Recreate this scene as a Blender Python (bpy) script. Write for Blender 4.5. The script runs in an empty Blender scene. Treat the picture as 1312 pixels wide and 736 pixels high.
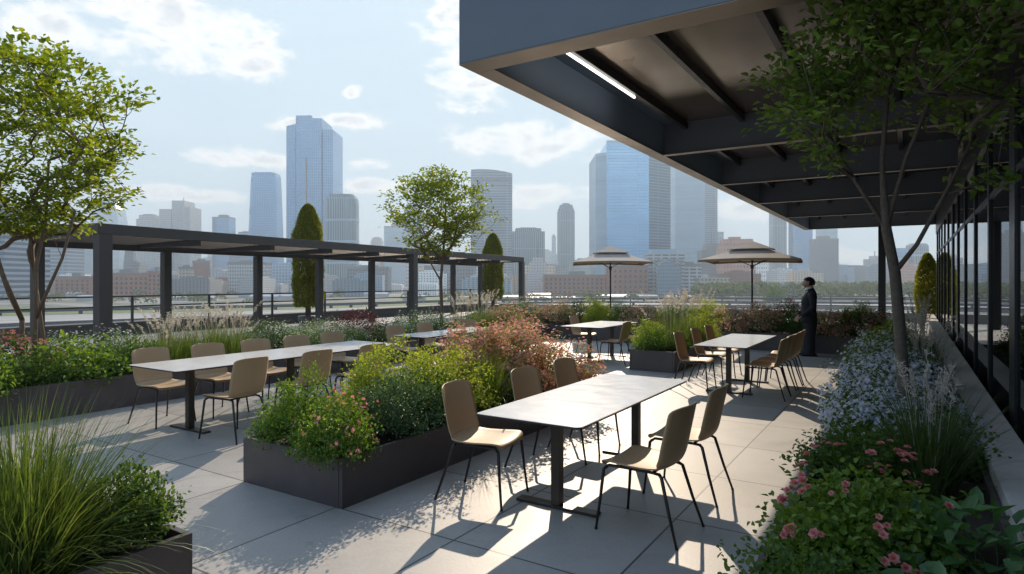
# Rooftop restaurant terrace with planters, long tables, a pergola and a steel canopy, city skyline behind.
import bpy, bmesh, math, random
import numpy as np
from mathutils import Vector, Matrix

scene = bpy.context.scene
COL = scene.collection
R = math.radians
rng = np.random.default_rng(7)
random.seed(11)
PI = math.pi

# ------------------------------------------------------------------ object helpers
def link(o, parent=None):
    COL.objects.link(o)
    if parent is not None:
        o.parent = parent
    return o

def tag(o, label=None, cat=None, group=None, kind=None):
    if label: o['label'] = label
    if cat: o['category'] = cat
    if group: o['group'] = group
    if kind: o['kind'] = kind
    return o

def empty(name, loc=(0, 0, 0), rz=0.0, label=None, cat=None, group=None):
    o = bpy.data.objects.new(name, None)
    o.empty_display_size = 0.2
    o.location = loc
    o.rotation_euler = (0, 0, rz)
    link(o)
    return tag(o, label, cat, group)

def children_of(o):
    return [c for c in bpy.data.objects if c.parent == o]

def copy_tree(o, loc=None, rz=None, label=None, group=None, scale=None, kids=None):
    """a copy of a thing with copies of its parts and sub-parts"""
    c = o.copy(); COL.objects.link(c)
    if loc is not None: c.location = loc
    if rz is not None: c.rotation_euler = (0, 0, rz)
    if scale is not None: c.scale = scale if hasattr(scale, '__len__') else (scale,)*3
    if label: c['label'] = label
    if group: c['group'] = group
    def sub(src, dst):
        for ch in children_of(src):
            d = ch.copy(); COL.objects.link(d); d.parent = dst
            sub(ch, d)
    sub(o, c)
    return c

# ------------------------------------------------------------------ mesh builder
class MB:
    def __init__(self):
        self.v = []; self.f = []; self.m = []
    def add(self, vs, fs, mi=0):
        n = len(self.v)
        self.v += [tuple(p) for p in vs]
        self.f += [tuple(i + n for i in q) for q in fs]
        self.m += [mi] * len(fs)
    def box(self, x0, x1, y0, y1, z0, z1, mi=0, rot=None, at=(0, 0, 0)):
        vs = [(x, y, z) for z in (z0, z1) for y in (y0, y1) for x in (x0, x1)]
        if rot is not None:
            vs = [tuple(rot @ Vector(p) + Vector(at)) for p in vs]
        self.add(vs, [(0, 2, 3, 1), (4, 5, 7, 6), (0, 1, 5, 4), (2, 6, 7, 3), (0, 4, 6, 2), (1, 3, 7, 5)], mi)
    def tube(self, pts, radii, n=8, mi=0, cap=True):
        pts = [Vector(p) for p in pts]
        if not hasattr(radii, '__len__'): radii = [radii] * len(pts)
        base = len(self.v); k = len(pts)
        ref = Vector((0, 0, 1))
        prev = None
        for i, p in enumerate(pts):
            t = (pts[min(i + 1, k - 1)] - pts[max(i - 1, 0)])
            if t.length < 1e-9: t = Vector((0, 0, 1))
            t.normalize()
            if prev is None:
                a = ref if abs(t.z) < 0.9 else Vector((1, 0, 0))
                prev = t.cross(a).normalized()
            else:
                prev = (prev - t * prev.dot(t))
                if prev.length < 1e-6: prev = t.cross(Vector((1, 0, 0)))
                prev.normalize()
            b = t.cross(prev)
            for j in range(n):
                a = 2 * PI * j / n
                self.v.append(tuple(p + (prev * math.cos(a) + b * math.sin(a)) * radii[i]))
        for i in range(k - 1):
            for j in range(n):
                j2 = (j + 1) % n
                self.f.append((base + i*n + j, base + i*n + j2, base + (i+1)*n + j2, base + (i+1)*n + j)); self.m.append(mi)
        if cap:
            self.f.append(tuple(base + j for j in range(n))[::-1]); self.m.append(mi)
            self.f.append(tuple(base + (k-1)*n + j for j in range(n))); self.m.append(mi)
    def prism(self, poly, z0, z1, mi=0):
        n = len(poly)
        vs = [(x, y, z0) for x, y in poly] + [(x, y, z1) for x, y in poly]
        fs = [tuple(range(n))[::-1], tuple(range(n, 2*n))] + [(i, (i+1) % n, n + (i+1) % n, n + i) for i in range(n)]
        self.add(vs, fs, mi)
    def loft(self, rings, mi=0, cap=True):
        """rings: list of equally long closed point lists"""
        n = len(rings[0]); base = len(self.v)
        for r in rings: self.v += [tuple(p) for p in r]
        for i in range(len(rings) - 1):
            for j in range(n):
                j2 = (j + 1) % n
                self.f.append((base + i*n + j, base + i*n + j2, base + (i+1)*n + j2, base + (i+1)*n + j)); self.m.append(mi)
        if cap:
            self.f.append(tuple(base + j for j in range(n))[::-1]); self.m.append(mi)
            self.f.append(tuple(base + (len(rings)-1)*n + j for j in range(n))); self.m.append(mi)
    def mesh(self, name, mats, smooth=False):
        me = bpy.data.meshes.new(name)
        me.from_pydata(self.v, [], self.f)
        if not isinstance(mats, (list, tuple)): mats = [mats]
        for m in mats: me.materials.append(m)
        if any(self.m): me.polygons.foreach_set('material_index', self.m)
        if smooth: me.polygons.foreach_set('use_smooth', [True] * len(me.polygons))
        me.update()
        return me
    def build(self, name, mats, parent=None, smooth=False, bevel=0.0, loc=None, autosmooth=False):
        me = self.mesh(name, mats, smooth)
        if bevel > 0:
            bm = bmesh.new(); bm.from_mesh(me)
            bmesh.ops.bevel(bm, geom=[e for e in bm.edges if len(e.link_faces) == 2 and e.calc_face_angle(0) > 0.5],
                            offset=bevel, segments=2, profile=0.7, affect='EDGES', clamp_overlap=True)
            bm.to_mesh(me); bm.free()
        o = bpy.data.objects.new(name, me)
        if loc is not None: o.location = loc
        return link(o, parent)

def numpy_mesh(name, verts, faces, mats, mi=None, smooth=False):
    """verts (N,3), faces (M,k) with one k"""
    me = bpy.data.meshes.new(name)
    M, k = faces.shape
    me.vertices.add(len(verts)); me.vertices.foreach_set('co', np.ascontiguousarray(verts, dtype=np.float32).ravel())
    me.loops.add(M * k); me.loops.foreach_set('vertex_index', faces.astype(np.int32).ravel())
    me.polygons.add(M)
    me.polygons.foreach_set('loop_start', (np.arange(M) * k).astype(np.int32))
    me.polygons.foreach_set('loop_total', np.full(M, k, dtype=np.int32))
    for m in (mats if isinstance(mats, (list, tuple)) else [mats]): me.materials.append(m)
    if mi is not None: me.polygons.foreach_set('material_index', mi.astype(np.int32))
    if smooth: me.polygons.foreach_set('use_smooth', np.ones(M, dtype=bool))
    me.update(calc_edges=True)
    me.validate()
    return me

def unit(a):
    return a / np.maximum(np.linalg.norm(a, axis=1, keepdims=True), 1e-9)

def leaf_arrays(c, d, up, L, W, fold=0.25, droop=0.15):
    """folded six-point leaves: base point c, direction d, rough normal up"""
    d = unit(d); side = unit(np.cross(d, up)); nrm = np.cross(side, d)
    L = L[:, None]; W = W[:, None]
    b = c
    r1 = c + d*L*0.32 + side*W*0.5 + nrm*W*fold
    r2 = c + d*L*0.70 + side*W*0.36 + nrm*W*fold*0.6 - nrm*L*droop*0.4
    tip = c + d*L - nrm*L*droop
    l2 = c + d*L*0.70 - side*W*0.36 + nrm*W*fold*0.6 - nrm*L*droop*0.4
    l1 = c + d*L*0.32 - side*W*0.5 + nrm*W*fold
    V = np.stack([b, r1, r2, tip, l2, l1], axis=1).reshape(-1, 3)
    n = len(c); k = np.arange(n)[:, None] * 6
    F = np.concatenate([k + np.array([[0, 1, 2, 3]]), k + np.array([[0, 3, 4, 5]])], axis=0)
    return V, F

def rand_dirs(n):
    return unit(rng.normal(size=(n, 3)))

# ------------------------------------------------------------------ materials
def new_mat(name):
    m = bpy.data.materials.new(name); m.use_nodes = True
    nt = m.node_tree; nt.nodes.clear()
    out = nt.nodes.new('ShaderNodeOutputMaterial')
    return m, nt, out

def N(nt, kind, **kw):
    n = nt.nodes.new(kind)
    for k, v in kw.items():
        if k in n.inputs: n.inputs[k].default_value = v
        else: setattr(n, k, v)
    return n

def bsdf(nt, out, color=(.5, .5, .5), rough=.5, metal=0., spec=.5):
    b = nt.nodes.new('ShaderNodeBsdfPrincipled')
    b.inputs['Base Color'].default_value = (*color, 1)
    b.inputs['Roughness'].default_value = rough
    b.inputs['Metallic'].default_value = metal
    b.inputs['Specular IOR Level'].default_value = spec
    nt.links.new(b.outputs[0], out.inputs['Surface'])
    return b

def ramp(nt, stops):
    r = nt.nodes.new('ShaderNodeValToRGB')
    e = r.color_ramp.elements
    while len(e) < len(stops): e.new(0.5)
    for el, (p, c) in zip(e, stops):
        el.position = p; el.color = (*c, 1)
    return r

def mul(c, k): return tuple(min(1, x * k) for x in c)

def surface(name, color, rough=.5, metal=0., var=.12, scale=6., bump=0., bscale=60., rvar=.1, coord='Object', spec=.5, aniso=None):
    """plain painted, metal, stone or plastic surface with wear in colour and gloss"""
    m, nt, out = new_mat(name)
    b = bsdf(nt, out, color, rough, metal, spec)
    tc = N(nt, 'ShaderNodeTexCoord')
    no = N(nt, 'ShaderNodeTexNoise', Scale=scale, Detail=6.0, Roughness=.65)
    nt.links.new(tc.outputs[coord], no.inputs['Vector'])
    r = ramp(nt, [(.25, mul(color, 1 - var)), (.55, color), (.8, mul(color, 1 + var))])
    nt.links.new(no.outputs['Fac'], r.inputs[0]); nt.links.new(r.outputs[0], b.inputs['Base Color'])
    n2 = N(nt, 'ShaderNodeTexNoise', Scale=scale*2.7, Detail=4.0)
    nt.links.new(tc.outputs[coord], n2.inputs['Vector'])
    mr = N(nt, 'ShaderNodeMapRange'); mr.inputs['To Min'].default_value = max(.02, rough - rvar); mr.inputs['To Max'].default_value = min(1, rough + rvar)
    nt.links.new(n2.outputs['Fac'], mr.inputs['Value']); nt.links.new(mr.outputs[0], b.inputs['Roughness'])
    if bump:
        n3 = N(nt, 'ShaderNodeTexNoise', Scale=bscale, Detail=5.0)
        nt.links.new(tc.outputs[coord], n3.inputs['Vector'])
        bp = N(nt, 'ShaderNodeBump', Strength=bump, Distance=.01)
        nt.links.new(n3.outputs['Fac'], bp.inputs['Height']); nt.links.new(bp.outputs[0], b.inputs['Normal'])
    return m

def leaf_mat(name, cols, transl=.4, rough=.5, tcol=None):
    """leaves: colour differs from leaf to leaf, light shines through"""
    m, nt, out = new_mat(name)
    b = nt.nodes.new('ShaderNodeBsdfPrincipled')
    b.inputs['Roughness'].default_value = rough
    b.inputs['Specular IOR Level'].default_value = .35
    g = N(nt, 'ShaderNodeNewGeometry')
    r = ramp(nt, [(i / max(1, len(cols)-1), c) for i, c in enumerate(cols)])
    nt.links.new(g.outputs['Random Per Island'], r.inputs[0])
    nt.links.new(r.outputs[0], b.inputs['Base Color'])
    t = N(nt, 'ShaderNodeBsdfTranslucent')
    mx = N(nt, 'ShaderNodeMix', data_type='RGBA', blend_type='MULTIPLY'); mx.inputs[0].default_value = 1
    nt.links.new(r.outputs[0], mx.inputs[6]); mx.inputs[7].default_value = (*(tcol or (1.9, 1.75, .7)), 1)
    nt.links.new(mx.outputs[2], t.inputs['Color'])
    ms = N(nt, 'ShaderNodeMixShader'); ms.inputs[0].default_value = transl
    nt.links.new(b.outputs[0], ms.inputs[1]); nt.links.new(t.outputs[0], ms.inputs[2])
    nt.links.new(ms.outputs[0], out.inputs['Surface'])
    return m

def facade(name, glass, frame, floor=4., bay=3., mortar=.35, metal=.6, rough=.15, var=.25, offset=0.):
    """curtain wall or punched wall seen from far: storeys and bays at their real size"""
    m, nt, out = new_mat(name)
    b = bsdf(nt, out, glass, rough, metal)
    tc = N(nt, 'ShaderNodeTexCoord'); sp = N(nt, 'ShaderNodeSeparateXYZ')
    nt.links.new(tc.outputs['Object'], sp.inputs[0])
    ad = N(nt, 'ShaderNodeMath', operation='ADD')
    nt.links.new(sp.outputs[0], ad.inputs[0]); nt.links.new(sp.outputs[1], ad.inputs[1])
    cb = N(nt, 'ShaderNodeCombineXYZ')
    nt.links.new(ad.outputs[0], cb.inputs[0]); nt.links.new(sp.outputs[2], cb.inputs[1])
    br = N(nt, 'ShaderNodeTexBrick'); br.offset = offset; br.squash = 1
    br.inputs['Scale'].default_value = 1.0
    br.inputs['Brick Width'].default_value = bay; br.inputs['Row Height'].default_value = floor
    br.inputs['Mortar Size'].default_value = mortar; br.inputs['Mortar Smooth'].default_value = .1
    br.inputs['Color1'].default_value = (*mul(glass, 1 - var), 1); br.inputs['Color2'].default_value = (*mul(glass, 1 + var), 1)
    br.inputs['Mortar'].default_value = (*frame, 1)
    nt.links.new(cb.outputs[0], br.inputs['Vector'])
    no = N(nt, 'ShaderNodeTexNoise', Scale=.03, Detail=3.)
    nt.links.new(tc.outputs['Object'], no.inputs['Vector'])
    mx = N(nt, 'ShaderNodeMix', data_type='RGBA', blend_type='MULTIPLY')
    r = ramp(nt, [(.3, (.78, .8, .82)), (.7, (1, 1, 1))]); nt.links.new(no.outputs['Fac'], r.inputs[0])
    mx.inputs[0].default_value = .7
    nt.links.new(br.outputs['Color'], mx.inputs[6]); nt.links.new(r.outputs[0], mx.inputs[7])
    nt.links.new(mx.outputs[2], b.inputs['Base Color'])
    mt = N(nt, 'ShaderNodeMapRange'); mt.inputs['To Min'].default_value = metal; mt.inputs['To Max'].default_value = .05
    nt.links.new(br.outputs['Fac'], mt.inputs['Value']); nt.links.new(mt.outputs[0], b.inputs['Metallic'])
    mr = N(nt, 'ShaderNodeMapRange'); mr.inputs['To Min'].default_value = rough; mr.inputs['To Max'].default_value = .7
    nt.links.new(br.outputs['Fac'], mr.inputs['Value']); nt.links.new(mr.outputs[0], b.inputs['Roughness'])
    return m

M = {}
M['planter'] = surface('planter_metal', (.095, .082, .082), .45, .2, .28, 2.2, .05, 40)
M['liner'] = surface('planter_liner', (.03, .03, .032), .7)
M['soil'] = surface('soil', (.035, .025, .018), .95, 0, .5, 25., .8, 60)
M['bronze'] = surface('bronze_metal', (.060, .052, .046), .38, .5, .12, 8.)
M['dark_leg'] = surface('chair_leg_metal', (.040, .036, .034), .35, .5, .12, 10.)
M['shell'] = surface('beige_shell', (.46, .315, .175), .48, 0, .07, 5., .12, 220, .06)
M['shell_back'] = M['shell']
M['table_top'] = surface('pale_laminate', (.70, .69, .67), .2, 0, .07, 2.5, .02, 60, .06)
M['table_edge'] = surface('table_core', (.035, .033, .032), .45)
M['steel'] = surface('pergola_steel', (.060, .050, .045), .6, .0, .12, 2.)
M['canopy'] = surface('canopy_steel', (.13, .145, .165), .34, .5, .10, .8, .02, 6, .07)
M['flange'] = surface('canopy_flange', (.24, .19, .145), .42, .5, .1, 1.2)
M['soffit'] = surface('soffit_panel', (.20, .165, .135), .24, .65, .12, .7, .05, 3, .08)
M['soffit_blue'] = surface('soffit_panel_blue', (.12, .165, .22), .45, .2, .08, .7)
M['mullion'] = surface('mullion_metal', (.028, .028, .031), .35, .4, .1, 3.)
M['kerb'] = surface('kerb_stone', (.52, .49, .45), .8, 0, .15, 5., .2, 70)
M['bark'] = surface('bark', (.17, .115, .075), .85, 0, .35, 22., .7, 50)
M['bark_dark'] = surface('bark_dark', (.12, .095, .075), .85, 0, .35, 22., .7, 50)
M['canvas'] = surface('parasol_canvas', (.46, .42, .38), .85, 0, .06, 9., .15, 200)
M['canvas_edge'] = surface('parasol_valance', (.40, .28, .17), .85, 0, .06, 9.)
M['interior'] = surface('interior_wall', (.05, .045, .045), .8)
M['suit'] = surface('suit_cloth', (.012, .013, .018), .8, 0, .15, 30., .1, 300)
M['shirt'] = surface('shirt_cloth', (.7, .7, .72), .8)
M['skin'] = surface('skin', (.45, .27, .19), .55, 0, .06, 30.)
M['hair'] = surface('hair', (.012, .010, .010), .45, 0, .3, 60., .5, 120)
M['shoe'] = surface('shoe_leather', (.012, .011, .011), .3)
M['rail'] = surface('rail_steel', (.30, .30, .30), .4, .4)
M['concrete'] = surface('concrete', (.40, .385, .36), .85, 0, .12, .8, .2, 30)

# canvas lets light through
def translucent_cloth(name, color, f=.3):
    m, nt, out = new_mat(name)
    b = bsdf(nt, out, color, .85)
    tc = N(nt, 'ShaderNodeTexCoord'); no = N(nt, 'ShaderNodeTexNoise', Scale=3., Detail=5.)
    nt.links.new(tc.outputs['Object'], no.inputs['Vector'])
    r = ramp(nt, [(.3, mul(color, .92)), (.7, mul(color, 1.06))]); nt.links.new(no.outputs['Fac'], r.inputs[0])
    nt.links.new(r.outputs[0], b.inputs['Base Color'])
    t = N(nt, 'ShaderNodeBsdfTranslucent'); nt.links.new(r.outputs[0], t.inputs['Color'])
    ms = N(nt, 'ShaderNodeMixShader'); ms.inputs[0].default_value = f
    nt.links.new(b.outputs[0], ms.inputs[1]); nt.links.new(t.outputs[0], ms.inputs[2]); nt.links.new(ms.outputs[0], out.inputs['Surface'])
    return m
M['canvas'] = translucent_cloth('parasol_canvas_cloth', (.56, .51, .45))

def glass_mat(name, tint=(.25, .27, .29)):
    m, nt, out = new_mat(name)
    tr = N(nt, 'ShaderNodeBsdfTransparent'); tr.inputs[0].default_value = (*tint, 1)
    gl = N(nt, 'ShaderNodeBsdfGlossy', Roughness=.015); gl.inputs[0].default_value = (.85, .88, .92, 1)
    lw = N(nt, 'ShaderNodeFresnel', IOR=1.7)
    tc = N(nt, 'ShaderNodeTexCoord'); no = N(nt, 'ShaderNodeTexNoise', Scale=.7, Detail=1.)
    nt.links.new(tc.outputs['Object'], no.inputs['Vector'])
    bp = N(nt, 'ShaderNodeBump', Strength=.05, Distance=.01); nt.links.new(no.outputs['Fac'], bp.inputs['Height'])
    nt.links.new(bp.outputs[0], gl.inputs['Normal'])
    ms = N(nt, 'ShaderNodeMixShader')
    nt.links.new(lw.outputs[0], ms.inputs[0]); nt.links.new(tr.outputs[0], ms.inputs[1]); nt.links.new(gl.outputs[0], ms.inputs[2])
    nt.links.new(ms.outputs[0], out.inputs['Surface'])
    return m
M['glass'] = glass_mat('tinted_glass')

def emit(name, color, k):
    m, nt, out = new_mat(name)
    e = N(nt, 'ShaderNodeEmission', Strength=k*.35); e.inputs[0].default_value = (*color, 1)
    nt.links.new(e.outputs[0], out.inputs['Surface']); return m
M['beam'] = surface('beam_paint', (.16, .185, .23), .42, .15, .08, .8)
M['web'] = surface('web_sky_sheen', (.26, .34, .44), .6, 0, .06, .6)  # bright blue-grey puts a reflection of the sky into the webs' own colour
M['strip'] = emit('strip_light_diffuser', (1, .97, .92), 5.)

# ---- paving: large porcelain slabs, 1.1 m, thin dark joints, every slab a little different
def paving():
    m, nt, out = new_mat('terrace_paving')
    b = bsdf(nt, out, (.4, .4, .4), .5)
    tc = N(nt, 'ShaderNodeTexCoord'); mp = N(nt, 'ShaderNodeMapping')
    mp.inputs['Location'].default_value = (1.39 + 33*1.09, -3.19 + 20*1.12, 0)
    nt.links.new(tc.outputs['Object'], mp.inputs[0])
    br = N(nt, 'ShaderNodeTexBrick'); br.offset = 0; br.squash = 1
    for k, v in (('Scale', 1.), ('Brick Width', 1.09), ('Row Height', 1.12), ('Mortar Size', .007), ('Mortar Smooth', .1), ('Bias', 0.)):
        br.inputs[k].default_value = v
    br.inputs['Color1'].default_value = (.32, .308, .292, 1); br.inputs['Color2'].default_value = (.41, .394, .37, 1)
    br.inputs['Mortar'].default_value = (.07, .068, .066, 1)
    nt.links.new(mp.outputs[0], br.inputs[0])
    n1 = N(nt, 'ShaderNodeTexNoise', Scale=1.3, Detail=8., Roughness=.65, Distortion=.6)
    n2 = N(nt, 'ShaderNodeTexNoise', Scale=45., Detail=4.)
    nt.links.new(tc.outputs['Object'], n1.inputs['Vector']); nt.links.new(tc.outputs['Object'], n2.inputs['Vector'])
    r1 = ramp(nt, [(.22, (.70, .70, .71)), (.40, (.90, .90, .90)), (.55, (1, 1, 1)), (.8, (1.10, 1.09, 1.06))]); nt.links.new(n1.outputs['Fac'], r1.inputs[0])
    r2 = ramp(nt, [(.3, (.93, .93, .93)), (.7, (1.05, 1.05, 1.05))]); nt.links.new(n2.outputs['Fac'], r2.inputs[0])
    x1 = N(nt, 'ShaderNodeMix', data_type='RGBA', blend_type='MULTIPLY'); x1.inputs[0].default_value = 1
    x2 = N(nt, 'ShaderNodeMix', data_type='RGBA', blend_type='MULTIPLY'); x2.inputs[0].default_value = 1
    nt.links.new(br.outputs['Color'], x1.inputs[6]); nt.links.new(r1.outputs[0], x1.inputs[7])
    nt.links.new(x1.outputs[2], x2.inputs[6]); nt.links.new(r2.outputs[0], x2.inputs[7])
    n4 = N(nt, 'ShaderNodeTexNoise', Scale=3.4, Detail=10., Roughness=.75, Distortion=1.4); nt.links.new(tc.outputs['Object'], n4.inputs['Vector'])
    r4 = ramp(nt, [(.30, (.72, .70, .67)), (.42, (.97, .97, .96)), (1, (1, 1, 1))]); nt.links.new(n4.outputs['Fac'], r4.inputs[0])
    n5 = N(nt, 'ShaderNodeTexNoise', Scale=240., Detail=2.); nt.links.new(tc.outputs['Object'], n5.inputs['Vector'])
    r5 = ramp(nt, [(.30, (.80, .79, .78)), (.40, (1, 1, 1)), (1, (1.03, 1.03, 1.03))]); nt.links.new(n5.outputs['Fac'], r5.inputs[0])
    x3 = N(nt, 'ShaderNodeMix', data_type='RGBA', blend_type='MULTIPLY'); x3.inputs[0].default_value = 1
    x4 = N(nt, 'ShaderNodeMix', data_type='RGBA', blend_type='MULTIPLY'); x4.inputs[0].default_value = 1
    nt.links.new(x2.outputs[2], x3.inputs[6]); nt.links.new(r4.outputs[0], x3.inputs[7]); nt.links.new(x3.outputs[2], x4.inputs[6]); nt.links.new(r5.outputs[0], x4.inputs[7])
    nt.links.new(x4.outputs[2], b.inputs['Base Color'])
    mr = N(nt, 'ShaderNodeMapRange'); mr.inputs['To Min'].default_value = .36; mr.inputs['To Max'].default_value = .62
    nt.links.new(n1.outputs['Fac'], mr.inputs['Value']); nt.links.new(mr.outputs[0], b.inputs['Roughness'])
    bp = N(nt, 'ShaderNodeBump', Strength=.5, Distance=.004); bp.invert = True
    nt.links.new(br.outputs['Fac'], bp.inputs['Height'])
    b2 = N(nt, 'ShaderNodeBump', Strength=.06, Distance=.01); nt.links.new(n2.outputs['Fac'], b2.inputs['Height'])
    nt.links.new(bp.outputs[0], b2.inputs['Normal']); nt.links.new(b2.outputs[0], b.inputs['Normal'])
    return m
M['paving'] = paving()

# ------------------------------------------------------------------ sun, sky, camera
SUN_AZ, SUN_EL = R(-26.5), R(31)          # azimuth from +Y (clockwise positive), elevation
sun_dir = Vector((math.sin(SUN_AZ)*math.cos(SUN_EL), math.cos(SUN_AZ)*math.cos(SUN_EL), math.sin(SUN_EL)))
sl = bpy.data.lights.new('sun', 'SUN'); sl.energy = 2.7; sl.angle = R(.53); sl.color = (1, .83, .64)
so = bpy.data.objects.new('sun', sl); link(so); so.rotation_euler = sun_dir.to_track_quat('Z', 'Y').to_euler()
so.location = sun_dir * 60

w = bpy.data.worlds.new('World'); scene.world = w; w.use_nodes = True
nt = w.node_tree; nt.nodes.clear()
wo = nt.nodes.new('ShaderNodeOutputWorld'); bg = nt.nodes.new('ShaderNodeBackground')
bg.inputs['Strength'].default_value = .15
nt.links.new(bg.outputs[0], wo.inputs[0])
sky = nt.nodes.new('ShaderNodeTexSky'); sky.sky_type = 'NISHITA'; sky.sun_disc = False
sky.sun_elevation = SUN_EL; sky.sun_rotation = SUN_AZ
sky.air_density = 1.0; sky.dust_density = .7; sky.ozone_density = 1.6
tc = N(nt, 'ShaderNodeTexCoord'); sp = N(nt, 'ShaderNodeSeparateXYZ'); nt.links.new(tc.outputs['Generated'], sp.inputs[0])
az = N(nt, 'ShaderNodeMath', operation='ARCTAN2'); nt.links.new(sp.outputs[0], az.inputs[0]); nt.links.new(sp.outputs[1], az.inputs[1])
el = N(nt, 'ShaderNodeMath', operation='ARCSINE'); nt.links.new(sp.outputs[2], el.inputs[0])
cv = N(nt, 'ShaderNodeCombineXYZ'); nt.links.new(az.outputs[0], cv.inputs[0]); nt.links.new(el.outputs[0], cv.inputs[1])
def blobs(dy):
    prev = None
    for a0, e0, ww, hh in CLOUDS:
        mp = N(nt, 'ShaderNodeVectorMath', operation='SUBTRACT'); mp.inputs[1].default_value = (a0, e0 + dy, 0)
        nt.links.new(cv.outputs[0], mp.inputs[0])
        ml = N(nt, 'ShaderNodeVectorMath', operation='MULTIPLY'); ml.inputs[1].default_value = (1/ww, 1/hh, 0)
        nt.links.new(mp.outputs[0], ml.inputs[0])
        ln = N(nt, 'ShaderNodeVectorMath', operation='LENGTH'); nt.links.new(ml.outputs[0], ln.inputs[0])
        su = N(nt, 'ShaderNodeMath', operation='SUBTRACT'); su.inputs[0].default_value = 1; nt.links.new(ln.outputs['Value'], su.inputs[1])
        if prev is None: prev = su
        else:
            mxm = N(nt, 'ShaderNodeMath', operation='SMOOTH_MAX'); mxm.inputs[2].default_value = .25
            nt.links.new(prev.outputs[0], mxm.inputs[0]); nt.links.new(su.outputs[0], mxm.inputs[1]); prev = mxm
    return prev
CLOUDS = [(-1.0370, 0.3403, 0.1242, 0.0535), (-1.0948, 0.3630, 0.1026, 0.0388), (-1.2076, 0.3174, 0.0884, 0.0341), (-0.9650, 0.3139, 0.0637, 0.0276), (-0.6252, 0.3190, 0.0771, 0.0474), (-0.6625, 0.3998, 0.0681, 0.0559), (-0.5130, 0.2184, 0.1058, 0.0324), (-0.6252, 0.2231, 0.0622, 0.0224), (-0.4572, 0.2339, 0.0555, 0.0248), (-0.8196, 0.2407, 0.0492, 0.0169), (-0.8941, 0.2323, 0.0392, 0.0142), (-0.9756, 0.1780, 0.0789, 0.0138), (-1.0615, 0.1225, 0.1065, 0.0143), (-0.7960, 0.1781, 0.0426, 0.0109), (-0.8196, 0.2847, 0.0152, 0.0109), (-0.5130, 0.1363, 0.0747, 0.0175), (-0.2051, 0.1047, 0.0764, 0.0187), (-0.7841, 0.1477, 0.0715, 0.0122), (-0.0522, 0.0326, 0.0850, 0.0152), (-0.5878, 0.1217, 0.0749, 0.0112), (-1.3625, 0.2069, 0.0796, 0.0350), (0.2437, 0.2198, 0.0887, 0.0516), (0.0115, 0.3226, 0.1311, 0.0522)]
def cloud_density(off):
    m = blobs(0)
    mp = N(nt, 'ShaderNodeMapping'); mp.inputs['Scale'].default_value = (1, 1.9, 1); mp.inputs['Location'].default_value = (3.1, 1.7 + off, 0)
    nt.links.new(cv.outputs[0], mp.inputs[0])
    no = N(nt, 'ShaderNodeTexNoise', Scale=17., Detail=10., Roughness=.62, Distortion=.2); nt.links.new(mp.outputs[0], no.inputs['Vector'])
    a = N(nt, 'ShaderNodeMath', operation='MULTIPLY_ADD'); a.inputs[1].default_value = 3.4; a.inputs[2].default_value = -1.80
    nt.links.new(no.outputs['Fac'], a.inputs[0])
    cl = N(nt, 'ShaderNodeMath', operation='MAXIMUM'); cl.inputs[1].default_value = -1.2; cm = N(nt, 'ShaderNodeMath', operation='MINIMUM'); cm.inputs[1].default_value = .62; nt.links.new(m.outputs[0], cm.inputs[0]); nt.links.new(cm.outputs[0], cl.inputs[0])
    s = N(nt, 'ShaderNodeMath', operation='ADD'); nt.links.new(a.outputs[0], s.inputs[0]); nt.links.new(cl.outputs[0], s.inputs[1])
    return s, no
dens, n0 = cloud_density(0)
fac = N(nt, 'ShaderNodeMapRange', interpolation_type='SMOOTHSTEP'); fac.inputs['From Min'].default_value = -.22; fac.inputs['From Max'].default_value = .55
nt.links.new(dens.outputs[0], fac.inputs['Value'])
# thick middles of a cloud are greyer than its rims
core = N(nt, 'ShaderNodeMapRange', interpolation_type='SMOOTHSTEP'); core.inputs['From Min'].default_value = .35; core.inputs['From Max'].default_value = 1.1
nt.links.new(dens.outputs[0], core.inputs['Value'])
ccol = ramp(nt, [(0, (1, .985, .965)), (1, (.66, .69, .73))]); nt.links.new(core.outputs[0], ccol.inputs[0])
ck = N(nt, 'ShaderNodeVectorMath', operation='SCALE'); ck.inputs['Scale'].default_value = 4.1
nt.links.new(ccol.outputs[0], ck.inputs[0])
# thin high veil everywhere
veil = N(nt, 'ShaderNodeTexNoise', Scale=2.2, Detail=7., Roughness=.6, Distortion=.8)
vm = N(nt, 'ShaderNodeMapping'); vm.inputs['Scale'].default_value = (1, 3.5, 1); nt.links.new(cv.outputs[0], vm.inputs[0]); nt.links.new(vm.outputs[0], veil.inputs['Vector'])
vr = N(nt, 'ShaderNodeMapRange'); vr.inputs['From Min'].default_value = .35; vr.inputs['From Max'].default_value = .75; vr.inputs['To Min'].default_value = .10; vr.inputs['To Max'].default_value = .34
nt.links.new(veil.outputs['Fac'], vr.inputs['Value'])
v1 = N(nt, 'ShaderNodeMix', data_type='RGBA'); nt.links.new(vr.outputs[0], v1.inputs[0]); cap = N(nt, 'ShaderNodeVectorMath', operation='MINIMUM'); cap.inputs[1].default_value = (2.2, 2.78, 3.2); nt.links.new(sky.outputs[0], cap.inputs[0]); nt.links.new(cap.outputs[0], v1.inputs[6]); v1.inputs[7].default_value = (3.0, 3.5, 3.9, 1)
v2 = N(nt, 'ShaderNodeMix', data_type='RGBA'); fm = N(nt, 'ShaderNodeMath', operation='MULTIPLY'); fm.inputs[1].default_value = .92
nt.links.new(fac.outputs[0], fm.inputs[0])
nt.links.new(fm.outputs[0], v2.inputs[0]); nt.links.new(v1.outputs[2], v2.inputs[6]); nt.links.new(ck.outputs[0], v2.inputs[7])
nt.links.new(v2.outputs[2], bg.inputs[0])

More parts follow.
